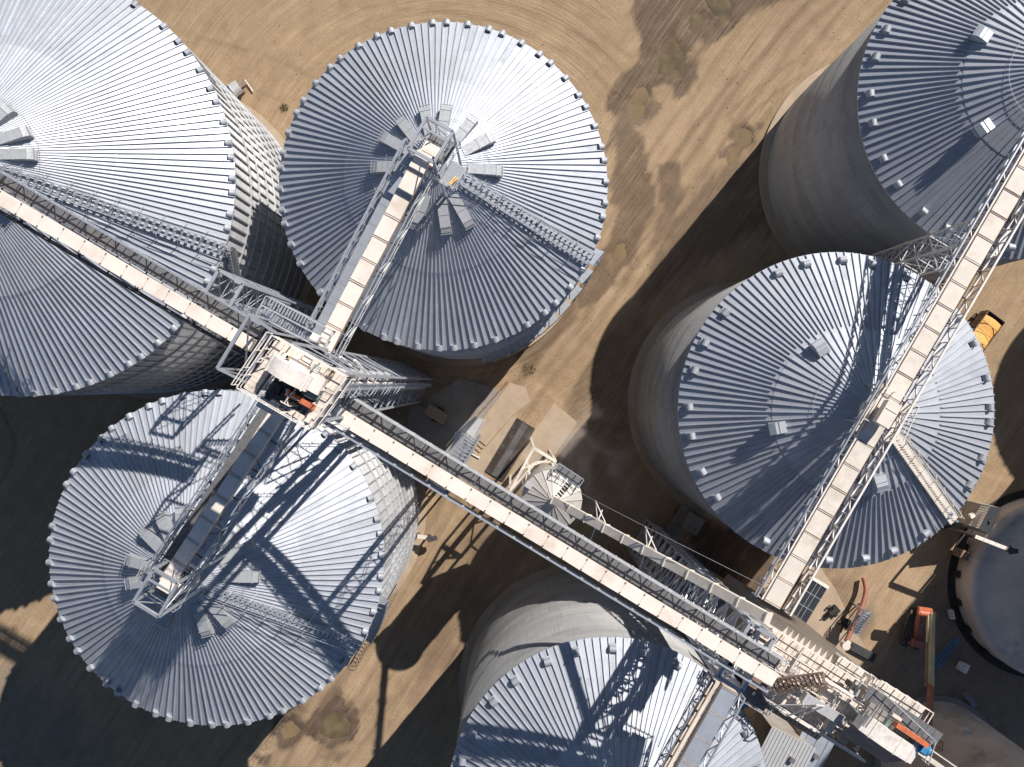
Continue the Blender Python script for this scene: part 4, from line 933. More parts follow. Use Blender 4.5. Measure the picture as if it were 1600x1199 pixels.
def elhead(K=1.2, ZS=-12.5):
    PP = lambda x, y, z: P(x, y, z+ZS)
    p0 = PP(1348, 1128, 45.5); p1 = PP(1432, 1184, 45.5)
    ctr = (p0+p1)/2; root = thing('bucket_elevator', 'white curved elevator head with orange guard and blue motor, lower right', 'elevator', (ctr.x, ctr.y, 0))
    ax = p1-p0; ax.z = 0; l = ax.length; ax.normalize(); bx = Vector((-ax.y, ax.x, 0)); th = math.atan2(ax.y, ax.x); n = 14
    mb = MB(); pts = [p0-Z*1.1]+[p0+ax*l*i/n+Z*(-.5+1.3*math.sin(PI*(.1+.85*i/n))**.7) for i in range(n+1)]+[p0+ax*l-Z*1.1]
    mb.prism([p-bx*.74 for p in pts], bx*1.48)
    for i in (2, 8, 12): mb.box(pts[1+i], ax*.03, bx*.8, Z*.06)
    mb.build('head_hood', M['white'], root)
    mb = MB(); mb.prism([p0+ax*l*.3-bx*.6, p0+ax*l*.7-bx*.6, p0+ax*l*.7+bx*.6, p0+ax*l*.3+bx*.6], -Z*(45.5+ZS)); mb.build('trunk', M['sheet'], root)
    mb = MB(); c = p0+ax*l*.5-bx*1.5-Z*.9; mb.prism([c-ax*l*.5+bx*.75, c+ax*l*.5+bx*.75, c+ax*l*.42-bx*.7-Z*1.6, c-ax*l*.45-bx*.7-Z*1.6], Z*.1); mb.build('shaded_chute', M['navy'], root)  # navy colour puts the shade of the hood's south-west side into this sheet
    mb = MB()
    for i in range(10):
        c = PP(1362, 1082, 44)+ax*(.75*i)-bx*.2; mb.box(c, ax*.36, bx*.62, Z*.03)
    mb.build('deck', M['galv_d'], root)
    mb = MB()
    for i in range(3):
        for j in range(3): c = PP(1358, 1106, 45.0)+ax*(i*.62)-bx*(j*.5-.3); mb.abox(c, .52, .4, .5, th)
    mb.bar(PP(1348, 1135, 46.2), PP(1376, 1098, 46.2), .1); mb.bar(PP(1352, 1137, 46.2), PP(1380, 1100, 46.2), .1); mb.build('battery_cover', M['sheet'], root)
    mb = MB(); p, q = PP(1399, 1131, 46), PP(1448, 1164, 46); mb.bar(p, q, .42, .6); mb.build('belt_guard', M['orange'], root)
    mb = MB(); c = PP(1440, 1168, 45.3); mb.tube(c-ax*.5, c+ax*.6, .45, 14); mb.abox(c+Z*.4, .55, .6, .35, th); mb.abox(c-Z*.5, 1.1, 1.0, .35, th)
    for i in range(5): mb.tube(c+ax*(-.4+.2*i)-ax*.03, c+ax*(-.4+.2*i)+ax*.03, .5, 14)
    mb.build('drive_motor', M['blue'], root)
    mb = MB(); c = PP(1407, 1146, 45.2); mb.tube(c-ax*.8, c+ax*.7, .42, 14); mb.abox(c-ax*1.3, .9, .8, .8, th); mb.tube(c+ax*.9, c+ax*1.05, .55, 16); mb.build('gearbox', M['teal'], root)
    mb = MB(); c = PP(1398, 1118, 45); mb.abox(c+Z*.2, .9, .25, .5, th); mb.abox(PP(1392, 1138, 45.5), .3, .6, .3, th); mb.build('limit_switch', M['cream'], root)
    mb = MB(); railing(mb, [PP(1372, 1076, 44), PP(1452, 1150, 44), PP(1440, 1186, 44)], 1.1, 1.0, .07); mb.build('handrail', M['galv_l'], root)
    for (x, y) in ((1365, 1084), (1440, 1146), (1345, 1118), (1420, 1180)):
        mb = MB(); q = PP(x, y, 44); mb.bar(Vector((q.x, q.y, 26)), q, .16); mb.build('post', M['galv'], root)
    mb = MB(); mb.bar(PP(1432, 1172, 42), PP(1560, 1262, 42), .4, .5); mb.bar(PP(1444, 1164, 42.3), PP(1565, 1248, 42.3), .1); mb.build('outlet_beam', M['cream2'], root)
elhead()

# ------------------------------------------------------------------ small hopper bin with its frame
def hopper_bin():
    ze = 22; root, O, Rr, zr = silo(862.5, 781, 47.5, ze, 20, 'c', 'small pale hopper bin on a white frame over the truck lane', roofm='roof_c', wallm='wall_a', name='hopper_bin', stiff=False, group=None)
    for ch in list(root.children):
        if ch.name.startswith(('foundation', 'wall')): bpy.data.objects.remove(ch)
    mb = MB(); mb.rev([(.3, 11.6), (Rr-.25, 15.6), (Rr-.25, ze-.1), (Rr-.5, ze-.1)], 48, O); mb.rev([(Rr-.22, 18.7), (Rr-.16, 18.75), (Rr-.22, 18.8)], 48, O); mb.build('wall', M['roof_c'], root)
    mb = MB(); mb.rev([(.45, zr(.4)), (.45, zr(.4)+.5), (.01, zr(.4)+.6)], 16, O); mb.build('fill_cap', M['cream2'], root)
    for k in range(6):
        a = R(20+60*k); mb = MB(); d = Vector((math.cos(a), math.sin(a), 0)); mb.bar(O+d*(Rr-.3), O+d*(Rr-.3)+Z*15.8, .24); mb.build('leg', M['white'], root)
    mb = MB()
    for k in range(6):
        p, q = [O+Vector((math.cos(R(20+60*j)), math.sin(R(20+60*j)), 0))*(Rr-.3) for j in (k, k+1)]
        mb.bar(p+Z*8, q+Z*8, .14); mb.bar(p+Z*15.5, q+Z*15.5, .16)
    mb.build('frame_beam', M['white'], root)
    f = [P(834, 700, 13.5), P(868, 721, 13.5), P(797, 767, 13.5), P(838, 722, 13.5)]
    mb = MB(); mb.bar(f[0], f[1], .32, .4); mb.bar(f[0], f[2], .28, .35); mb.bar(f[2], f[3], .2); mb.bar(f[3], f[1], .2); mb.bar(f[2].lerp(f[0], .5), f[3], .12)
    for p in f[:3]: mb.bar(Vector((p.x, p.y, 0)), p, .25)
    mb.build('loading_frame', M['cream2'], root)
    mb = MB(); a = R(45); d = Vector((math.cos(a), math.sin(a), 0)); tt = Vector((-d.y, d.x, 0))
    for i in range(8): r = .7+i*.3; mb.box(O+d*r+Z*(zr(r)+.14), d*.06, tt*.28, Z*.05)
    mb.build('roof_ladder', M['steel_d'], root)
    mb = MB(); g = [P(872, 722, 22.3), P(911, 748, 22.3), P(902, 761, 22.3), P(866, 735, 22.3)]; mb.prism([v-Z*.06 for v in g][::-1], Z*.05); mb.build('landing', M['galv_d'], root)
    mb = MB(); railing(mb, g, 1.1, .7, .06, closed=True); mb.build('landing_rail', M['galv'], root)
    mb = MB(); c = P(899, 796, 22.6); mb.abox(c, .7, .6, .4, 1.1); mb.build('hatch', M['galv_l'], root)
    mb = MB(); c = P(826, 758, 22.6); mb.abox(c, .7, .6, .4, 2.6); mb.build('hatch', M['galv_l'], root)
hopper_bin()

# ------------------------------------------------------------------ low tank, concrete silo
def tank(label):
    O = P(1630, 912, 0); O.z = 0; r, ze = 11.1, 3.0
    root = thing('storage_tank', label, 'tank', O)
    mb = MB(); mb.rev([(r+.9, -.2), (r+.9, .08), (r-.2, .08)], 96, O, smooth=False); mb.build('foundation', M['black'], root)  # flat black ring, the dark band at the tank foot
    mb = MB(); mb.rev([(r-.05, 0), (r-.05, ze)], 96, O); mb.build('wall', M['conc_t'], root)
    mb = MB(); mb.rev([(r+.05, ze-.1), (r+.05, ze+.08), (r-.85, ze+.55), (r-.9, ze+.47), (r*.75, ze+.95), (r*.4, ze+1.7), (.01, ze+2.0)], 96, O); mb.build('roof', M['conc_t'], root)
    for k in range(5):
        a = R(155+18*k); d = Vector((math.cos(a), math.sin(a), 0)); mb = MB(); mb.abox(O+d*(r+.25)+Z*.6, .4, .8, 1.2, a); mb.build('buttress', M['black'], root)
tank('low round grey concrete tank in shade at the right edge')
def csilo():
    O = P(1462, 1182, 0); O.z = 0; root = thing('concrete_silo', 'smooth grey concrete silo in deep shade at the lower right corner', 'silo', O)
    mb = MB(); mb.rev([(7.1, 0), (7.1, 26)], 72, O); mb.build('wall', M['conc_t'], root)
    mb = MB(); mb.rev([(7.35, 25.8), (7.35, 26.3), (7.0, 26.3), (4, 27.3), (.01, 27.8)], 72, O); mb.build('roof', M['conc_t'], root)
    mb = MB(); mb.rev([(7.7, -.2), (7.7, .35), (7.0, .35)], 72, O, smooth=False); mb.build('foundation', M['conc_g'], root)
    mb = MB(); c = O+Vector((.8*7.4, .6*7.4, 0)); c = O+Vector((-.2, 1, 0)).normalized()*7.2+Z*9; mb.abox(c, .9, .5, .9); mb.abox(c+Z*.5, 1.0, .6, .08); mb.build('wall_box', M['cream2'], root)
csilo()

# ------------------------------------------------------------------ yard objects
def frame(px0, py0, px1, py1, z=0):
    p, q = P(px0, py0, z), P(px1, py1, z); a = q-p; a.z = 0; l = a.length; a.normalize(); return p, q, a, Vector((-a.y, a.x, 0)), l
def wheel(root, c, ax, r, w):
    mb = MB(); mb.tube(c-ax*w/2, c+ax*w/2, r, 18); o = mb.build('wheel', M['rubber'], root)
    m2 = MB(); m2.tube(c-ax*(w/2+.02), c+ax*(w/2+.02), r*.5, 12); m2.build('rim', M['galv_l'], o)
def trailer(label, c0, c1, w, ztop, loadm, bodym, kind):
    p, q, a, b, l = frame(*c0, *c1, ztop); p.z = q.z = 0; ctr = (p+q)/2; th = math.atan2(a.y, a.x)
    root = thing('grain_trailer', label, 'trailer', ctr)
    mb = MB(); zb = 1.15
    for s in (-1, 1): mb.box(ctr+b*s*(w/2-.04)+Z*(zb+ztop)/2, a*l/2, b*.04, Z*(ztop-zb)/2)
    for s in (-1, 1): mb.box(ctr+a*s*(l/2-.04)+Z*(zb+ztop)/2, a*.04, b*(w/2-.081), Z*(ztop-zb)/2)
    mb.box(ctr+Z*(zb+.05), a*(l/2-.1), b*(w/2-.1), Z*.05)
    for i in range(int(l)): mb.box(ctr+a*(-l/2+.5+i)+b*(w/2+.03)+Z*(zb+ztop)/2, a*.04, b*.03, Z*(ztop-zb)/2*.95); mb.box(ctr+a*(-l/2+.5+i)-b*(w/2+.03)+Z*(zb+ztop)/2, a*.04, b*.03, Z*(ztop-zb)/2*.95)
    mb.build('body', M[bodym], root)
    if kind == 'grain':
        mb = MB(); n = 10; m_ = 5; vs = []
        for i in range(n+1):
            for j in range(m_+1): vs.append(ctr+a*(-l/2+.55+(l-.65)*i/n)+b*(-w/2+.1+(w-.2)*j/m_)+Z*(ztop-.35+.3*math.sin(PI*j/m_)+.1*math.sin(i*1.3)))
        mb.add(vs, [(i*(m_+1)+j, (i+1)*(m_+1)+j, (i+1)*(m_+1)+j+1, i*(m_+1)+j+1) for i in range(n) for j in range(m_)], 0, True); mb.build('grain_load', M[loadm], root)
        mb = MB()
        for f in (.24, .42, .62, .66): c = ctr+a*(-l/2+l*f); mb.tube(c-b*w/2+Z*ztop, c+b*w/2+Z*(ztop-.02)+a*.12, .035, 6)
        mb.build('load_strap', M['brown'], root)
    else:
        mb = MB(); n = 12; vs = []
        for i in range(n+1): y = -w/2+w*i/n; vs += [ctr-a*(l/2-.2)+b*y+Z*(ztop+.02+.22*math.sin(PI*i/n)), ctr+a*(l/2-.05)+b*y+Z*(ztop+.02+.22*math.sin(PI*i/n))]
        mb.add(vs, [(2*i, 2*i+1, 2*i+3, 2*i+2) for i in range(n)], 0, True); mb.build('roll_tarp', M[loadm], root)
        mb = MB()
        for f in (.3, .62): 
            c = ctr+a*(-l/2+l*f)
            pt = [c+b*(-w/2+w*i/8)+Z*(ztop+.05+.22*math.sin(PI*i/8)) for i in range(9)]
            for u, v in zip(pt[:-1], pt[1:]): mb.bar(u, v, .05)
        for o in (-.1, .12): mb.bar(ctr-a*l*.48+b*o*w+Z*(ztop+.26), ctr+a*l*.48+b*o*w+Z*(ztop+.26), .04)
        mb.build('tarp_bow', M['galv_l'], root)
        mb = MB(); mb.box(ctr-a*(l/2+.12)+Z*(ztop-.3), a*.2, b*(w/2+.08), Z*.4); mb.build('front_hood', M['white'], root)
    mb = MB(); mb.box(ctr+Z*.9, a*l*.48, b*.45, Z*.12); mb.build('chassis', M['steel_d'], root)
    for f in (-.38, -.22, .3):
        for s in (-1, 1): wheel(root, ctr+a*l*f+b*s*(w/2-.2)+Z*.5, b, .5, .35)
    return root, ctr, a, b, l
trailer('open trailer heaped with amber grain beside the dull grey silo', (1559, 494), (1513, 556), 2.55, 3.0, 'yellow', 'brown', 'grain')
trailer('trailer under a dark glossy tarp parked below the dusty white conveyor', (1279, 911), (1243, 970), 2.5, 3.2, 'glossy', 'white', 'tarp')
def flat():
    p, q, a, b, l = frame(666.5, 638, 696.5, 656.5, 1); p.z = q.z = 0; c = (p+q)/2; root = thing('flatbed_trailer', 'small grey flatbed trailer in shade beside the left tower foot', 'trailer', c)
    mb = MB()
    for i in range(9): mb.box(c+a*(-l/2+l*(i+.5)/9)+Z*.95, a*(l/18-.012), b*.72, Z*.04)
    mb.build('bed', M['conc'], root); mb = MB()
    for s in (-1, 1): mb.bar(c-a*l/2+b*.72*s+Z*.9, c+a*l/2+b*.72*s+Z*.9, .1, .16)
    mb.bar(c-a*l/2+Z*.85, c-a*(l/2+1.0)+Z*.7, .12); mb.build('frame', M['steel_d'], root)
    for s in (-1, 1): wheel(root, c+b*s*.85+Z*.38+a*.2, b, .38, .2)
flat()
# weighbridge
def weigh():
    p, q, a, b, l = frame(821.5, 662, 772.5, 743.5); c = (p+q)/2; c.z = 0; root = thing('weighbridge', 'dark slatted weighbridge sunk in the concrete loading lane', 'weighbridge', c)
    mb = MB(); mb.box(c+Z*.05, a*l/2, b*1.28, Z*.03)
    n = 70
    for i in range(n):
        for y in (-.86, 0, .86): mb.box(c+a*(-l/2+l*(i+.5)/n)+b*y+Z*.10, a*.035, b*.40, Z*.02, 1 if y == 0 else 0)
    mb.build('grate', [M['scale'], M['worn']], root); mb = MB()
    for y in (-1.3, 1.3): mb.bar(c-a*(l/2+.05)+b*y+Z*.1, c+a*(l/2+.05)+b*y+Z*.1, .08, .12)
    for x in (-1, 1): mb.bar(c+a*x*(l/2+.02)-b*1.2+Z*.1, c+a*x*(l/2+.02)+b*1.2+Z*.1, .08, .1)
    for y in (-.43, .43): mb.bar(c-a*l/2+b*y+Z*.12, c+a*l/2+b*y+Z*.12, .06, .06)
    mb.build('rim', M['steel_d'], root)
weigh()
def loadout():
    z = 9.0; root = thing('gangway', 'galvanised perforated gangway with toothed edges beside the concrete lane', 'gangway', P(725, 690, z)*1.0)
    root.location.z = 0
    g = [P(742, 652, z), P(758, 656, z), P(738, 690, z), P(716, 675, z)]
    mb = MB(); n = 18
    for i in range(n):
        q = [g[0].lerp(g[3], (i+.05)/n), g[1].lerp(g[2], (i+.05)/n), g[1].lerp(g[2], (i+.95)/n), g[0].lerp(g[3], (i+.95)/n)]; mb.prism([v-Z*.05 for v in q], Z*.05)
    for u, v in ((g[0], g[3]), (g[1], g[2])):
        for i in range(12): mb.abox(u.lerp(v, (i+.5)/12)+Z*.1, .16, .16, .25, R(60))
    mb.build('plate', M['galv_l'], root)
    mb = MB(); mb.bar(P(711, 676, z), P(741, 692, z), .4, .3); h = [P(712, 680, z), P(737, 693, z), P(716, 752, z-.2), P(684, 738, z-.2)]
    for s0, s1 in ((.02, .28), (.42, .58), (.75, .95)):
        mb.prism([h[0].lerp(h[1], s0), h[0].lerp(h[1], s1), h[3].lerp(h[2], s1), h[3].lerp(h[2], s0)], -Z*.25)
    for i in range(13):
        for s in (.04, .12, .2, .77, .85): mb.abox(h[0].lerp(h[1], s).lerp(h[3].lerp(h[2], s), (i+.5)/13)+Z*.05, .14, .08, .12, R(60+(i % 2)*40))
    mb.build('side_beam', M['galv'], root)
    mb = MB(); mb.prism([h[0].lerp(h[1], .58)-Z*1, h[0].lerp(h[1], .75)-Z*1, h[3].lerp(h[2], .75)-Z*1, h[3].lerp(h[2], .58)-Z*1], -Z*.1); mb.build('belt', M['black'], root)
    for (x, y) in ((716, 676), (738, 689), (690, 738), (716, 748)):
        mb = MB(); q = P(x, y, z-.3); mb.bar(Vector((q.x, q.y, 0)), q, .2); mb.build('leg', M['galv'], root)
loadout()
def pallet():
    p, q, a, b, l = frame(741, 708, 756, 690); c = (p+q)/2; c.z = 0; root = thing('timber_rack', 'open brown timber rack lying beside the gangway', 'rack', c); mb = MB()
    for y in (-.55, .55): mb.bar(c-a*l/2+b*y+Z*.12, c+a*l/2+b*y+Z*.12, .09, .1)
    for i in range(4): mb.bar(c+a*(-l/2+l*(i+.1)/3.3)-b*.6+Z*.21, c+a*(-l/2+l*(i+.1)/3.3)+b*.6+Z*.21, .09, .06)
    mb.build('rail', M['wood'], root)
    p, q, a, b, l = frame(733, 707, 749, 716); c = (p+q)/2; mb = MB(); mb.bar(p+Z*.1, q+Z*.1, .18, .14); mb.bar(p+Z*.2, q+Z*.2, .1, .05)
    tag(mb.build('kerb_bar', M['white']), 'short white bar lying on concrete next to timber rack', 'bar')
pallet()
def guard_rail():
    root = thing('guard_rail', 'low timber guard rail along the sunny edge of the concrete lane', 'guard rail', P(765, 630, 0)); mb = MB()
    for i in range(9):
        f = i/8; c = P(794-f*55, 595+f*62, 0); mb.bar(c, c+Z*.8, .14)
    mb.build('post', M['wood'], root); mb = MB()
    for z in (.45, .8): mb.bar(P(795, 594, 0)+Z*z, P(738, 658, 0)+Z*z, .07, .16)
    mb.build('rail', M['wood'], root)
guard_rail()
# fans
def fan(label, px, py, ang):
    c = P(px, py, 0); c.z = 0; a = Vector((math.cos(ang), math.sin(ang), 0)); b = Vector((-a.y, a.x, 0)); root = thing('aeration_fan', label, 'fan', c, 'aeration fans at silo feet'); mb = MB()
    mb.tube(c-a*.5+Z*1.0, c+a*.45+Z*1.0, .85, 20); mb.tube(c+a*.45+Z*1.0, c+a*.55+Z*1.0, .95, 20); mb.build('housing', M['galv_l'], root)
    mb = MB(); mb.abox(c-a*.95+Z*.9, .9, .8, .6, ang); mb.tube(c-a*1.2+Z*1.0, c-a*.6+Z*1.0, .28, 10); mb.build('motor', M['brown'], root)
    mb = MB(); mb.prism([c+a*.55-b*.7+Z*.3, c+a*.55+b*.7+Z*.3, c+a*2.6+b*.5+Z*.3, c+a*2.6-b*.5+Z*.3], Z*1.2); mb.build('duct', M['galv'], root)
    mb = MB(); mb.bar(c-a*1.5-b*.6+Z*.15, c-a*1.5+b*1.1+Z*.15, .12); mb.bar(c-a*1.5-b*.6+Z*.15, c+a*1.2-b*.6+Z*.15, .12); mb.build('skid', M['white'], root)
fan('round silver fan with white skid at the foot of the brilliant silo', 373, 143, R(215))
def arm(label, p, q, z, mt, name='loader_arm', cat='arm'):
    p, q = P(*p, z), P(*q, z); root = thing(name, label, cat, (p.x, p.y, 0)); mb = MB(); d = q-p
    mb.bar(p, q, .42, .35)
    for i in range(6): c = p+d*(i+.5)/6; mb.abox(c+Z*.18, .1, .46, .05, math.atan2(d.y, d.x))
    mb.build('boom', M[mt], root)
    mb = MB(); mb.tube(q-Z*.4, q+Z*.4, .35, 10); mb.abox(q+d.normalized()*.5, .9, .5, .5, math.atan2(d.y, d.x)+.5); mb.bar(q+Vector((.1, .5, .1)), q+Vector((-.1, -.5, .2)), .14); mb.build('head', M['steel_d'], root)
    mb = MB(); mb.bar(Vector((p.x, p.y, 0)), p, .25); c = p.lerp(q, .85); mb.bar(Vector((c.x, c.y, 0)), c, .2); mb.build('leg', M['steel_d'], root)
arm('short white unloading arm at the foot of the lower left silo', (652, 838), (671, 841), 2, 'cream2', 'unloading_arm', 'unloader')
arm('long white loader arm reaching over the shaded concrete tank', (1523, 838), (1577, 859), 7.6, 'white')
# shed and box by the tank
def shed():
    zt = 6.2; root = thing('hopper_shed', 'shed by the tank, roof slopes coloured pale as lit and dark as shaded', 'shed', P(1540, 812, 0)); root.location.z = 0
    r0, r1 = P(1547, 791, zt), P(1529, 826, zt); e0, e1 = P(1534, 788, zt-.9), P(1514, 821, zt-.9); f0, f1 = P(1565, 794, zt-1.6), P(1547, 837, zt-1.6)
    lo = lambda v, z=0: Vector((v.x, v.y, z))
    mb = MB(); mb.prism([e0, r0, r1, e1], -Z*.1); n = 9
    for i in range(n): mb.bar(e0.lerp(e1, i/n)+Z*.03, r0.lerp(r1, i/n)+Z*.03, .05, .06)
    mb.build('roof', M['cream2'], root, 'pale roof slope'); mb = MB(); mb.prism([r0, f0, f1, r1], -Z*.1); mb.abox((r0+f1)/2+Z*.1, .5, .4, .3, .5); mb.build('roof', M['darkroof'], root, 'dark roof slope')  # light and shade put into the slope colours, pale and dark
    mb = MB()
    i_ = lambda v, w: v.lerp(w, .04)
    for q in ([e0, e1], [f0, f1]): mb.add([lo(q[0]), lo(q[1]), q[1]-Z*.12, q[0]-Z*.12], [(0, 1, 2, 3)])
    for q in ([e0, r0, f0], [e1, r1, f1]): mb.add([lo(q[0]), lo(q[2]), q[2]-Z*.12, q[1]-Z*.12, q[0]-Z*.12], [(0, 1, 2, 3, 4)])
    mb.build('wall', M['sheet'], root)
    mb = MB(); c = P(1518, 806, zt-1); mb.abox(c, .5, .5, .5, .4); mb.build('lamp_box', M['cream'], root)
    mb = MB(); c = P(1534, 816, zt-.4)
    for i in range(2): mb.bar(P(1541-i*4, 797+i*3, zt+.02-.1*i), P(1530-i*4, 820+i*2, zt+.02-.1*i), .1, .05)
    mb.build('ridge_strip', M['brown'], root)
shed()
def cabinet(label, px, py, z, l, w, h, ang, mt, name='cabinet', cat='cabinet', mt2=None):
    c = P(px, py, z); root = thing(name, label, cat, (c.x, c.y, 0)); zb = z-h
    mb = MB(); mb.abox((c.x, c.y, z-h/2), l, w, h, ang); mb.build('body', M[mt], root)
    a = Vector((math.cos(ang), math.sin(ang), 0)); mb = MB(); mb.abox(Vector((c.x, c.y, z+.03))+a*l*.25, l*.52, w+.08, .07, ang); mb.build('lid', M[mt2 or mt], root)
    mb = MB(); mb.abox((c.x, c.y, zb-.06), l*.9, w*.9, .12, ang)
    for s in (-1, 1): mb.abox(Vector((c.x, c.y, z+.06))-a*l*.2+Vector((-a.y, a.x, 0))*s*w*.2, l*.2, .06, .08, ang)
    mb.build('skid', M['steel_d'], root)
    return root
cabinet('brown and pale equipment cabinet beside the shaded tank wall', 1515, 871, 2.4, 2.1, 1.05, 1.9, R(-26), 'brown', mt2='galv_l')
cabinet('small white box lying near the shaded tank edge', 1488, 961, .8, .5, 1.1, .6, R(12), 'white', 'white_box', 'box')
cabinet('white lidded box alone on dark ground right of the boom lift', 1507, 1044, .9, 1.0, 1.1, .8, R(-25), 'white', 'white_box', 'box')
cabinet('deep blue bin tucked under the lower conveyor end', 1161, 1088, 27, 1.7, 1.5, 26.8, R(-30), 'bluedk', 'blue_bin', 'bin', 'blue')
def ladder(label, p, q, w, mt, z=.5, n=18, name='ladder'):
    p, q = P(*p, z), P(*q, z); d = (q-p); t = d.normalized(); s = t.cross(Z).normalized(); root = thing(name, label, 'ladder', (p.x, p.y, 0)); mb = MB()
    for o in (-1, 0, 1): mb.bar(p+s*o*w/2, q+s*o*w/2, .07, .14)
    mb.build('side_rail', M[mt], root); mb = MB()
    for i in range(n): c = p.lerp(q, (i+.5)/n); mb.bar(c-s*w/2, c+s*w/2, .05)
    mb.build('rung', M[mt], root)
    mb = MB()
    for f in (.1, .9): c = p.lerp(q, f); mb.bar(Vector((c.x, c.y, 0))-s*w/2, Vector((c.x, c.y, 0))+s*w/2, .16, .9)
    mb.build('bearer', M['wood'], root)
ladder('blue steel ladder section lying in shade by the boom lift', (1496, 998), (1462, 1042), .9, 'blue')
ladder('grey steel rail section leaning on the shaded tank base', (1508, 1084), (1524, 1104), .5, 'bluegrey', n=10, name='rail_section')
# red auger and neighbours
def auger():
    pts = spline([(1349, 903), (1353, 920), (1350, 938), (1341, 962), (1330, 985), (1320, 1008)], 8); z0, z1 = .6, 3.2
    v = [P(x, y, z0+(z1-z0)*i/(len(pts)-1)) for i, (x, y) in enumerate(pts)]; root = thing('grain_auger', 'curved faded red auger tube lying beside a grey stair', 'auger', (v[0].x, v[0].y, 0)); mb = MB()
    for i, (p, q) in enumerate(zip(v[:-1], v[1:])): mb.tube(p, q+(q-p)*.12, .29, 12)
    mb.build('tube', M['rust'], root); mb = MB(); mb.tube(v[-1]-Z*.3, v[-1]+Z*.5, .5, 12); mb.abox(v[-3]+Z*.45, .5, .6, .3, .9); mb.build('intake', M['cream2'], root)
    c = (v[10]+v[12])/2; mb = MB(); mb.bar(v[20]-Z*.2, Vector((v[20].x+.6, v[20].y, 0)), .12); mb.bar(v[20]-Z*.2, Vector((v[20].x-.6, v[20].y, 0)), .12); mb.build('stand', M['steel_d'], root)
auger()
def mobile_stair():
    root = thing('mobile_stair', 'grey mobile stair with perforated treads next to red auger', 'stair', P(1345, 965, 0)); p, q = P(1354, 955, 3.2), P(1331, 988, 2.0); t = (q-p).normalized(); s = t.cross(Z).normalized(); mb = MB()
    for i in range(9): mb.box(p.lerp(q, (i+.5)/9)-s*.2, s*.42, Vector((t.x, t.y, 0)).normalized()*.16, Z*.03)
    mb.build('tread', M['galv'], root); mb = MB()
    for o in (-.65, .25, .6): railing(mb, [p+s*o, q+s*o], .9, .45, .05); mb.bar(p+s*o-Z*.05, q+s*o-Z*.05, .08, .2)
    mb.build('side_frame', M['bluegrey'], root); mb = MB()
    for f in (0, 1):
        for o in (-.6, .55): c = p.lerp(q, f)+s*o; mb.bar(Vector((c.x, c.y, 0)), c, .1)
    mb.build('leg', M['galv'], root)
mobile_stair()
def gadget(label, px, py, ang, tail):
    c = P(px, py, 0); c.z = 0; a = Vector((math.cos(ang), math.sin(ang), 0)); b = Vector((-a.y, a.x, 0)); root = thing('motor_cart', label, 'motor cart', c, 'small black motor carts')
    mb = MB(); mb.tube(c-a*.5+Z*.6, c+a*.4+Z*.6, .38, 12); mb.abox(c+a*.5+Z*.5, .5, .9, .7, ang); mb.build('motor', M['black'], root)
    mb = MB(); mb.bar(c-b*.6+Z*.2, c+b*.6+Z*.2, .1); mb.bar(c-a*.5+Z*.25, c-a*tail+Z*.12, .14); mb.build('frame', M['steel_d'], root)
    for s in (-1, 1): wheel(root, c+b*.65*s+Z*.3, b, .3, .18)
gadget('black wheeled motor beside the dark tarped trailer', 1299, 954, R(40), 1.8)
gadget('black wheeled motor left of the red auger', 1318, 974, R(70), 1.2)
mb = MB(); c = P(1346, 1018, 0); c.z = .2
mb.abox(c, 3.4, 1.1, .4, R(-28)); mb.abox(c+Z*.25, 3.2, .9, .1, R(-28))
for i in range(8): mb.abox(c+Vector((math.cos(R(-28)), math.sin(R(-28)), 0))*(-1.4+.4*i)+Z*.32, .06, .9, .06, R(-28))
tag(mb.build('drive_over_pit', M['steel_d']), 'long black slotted grate beside the finned dryer', 'grate')
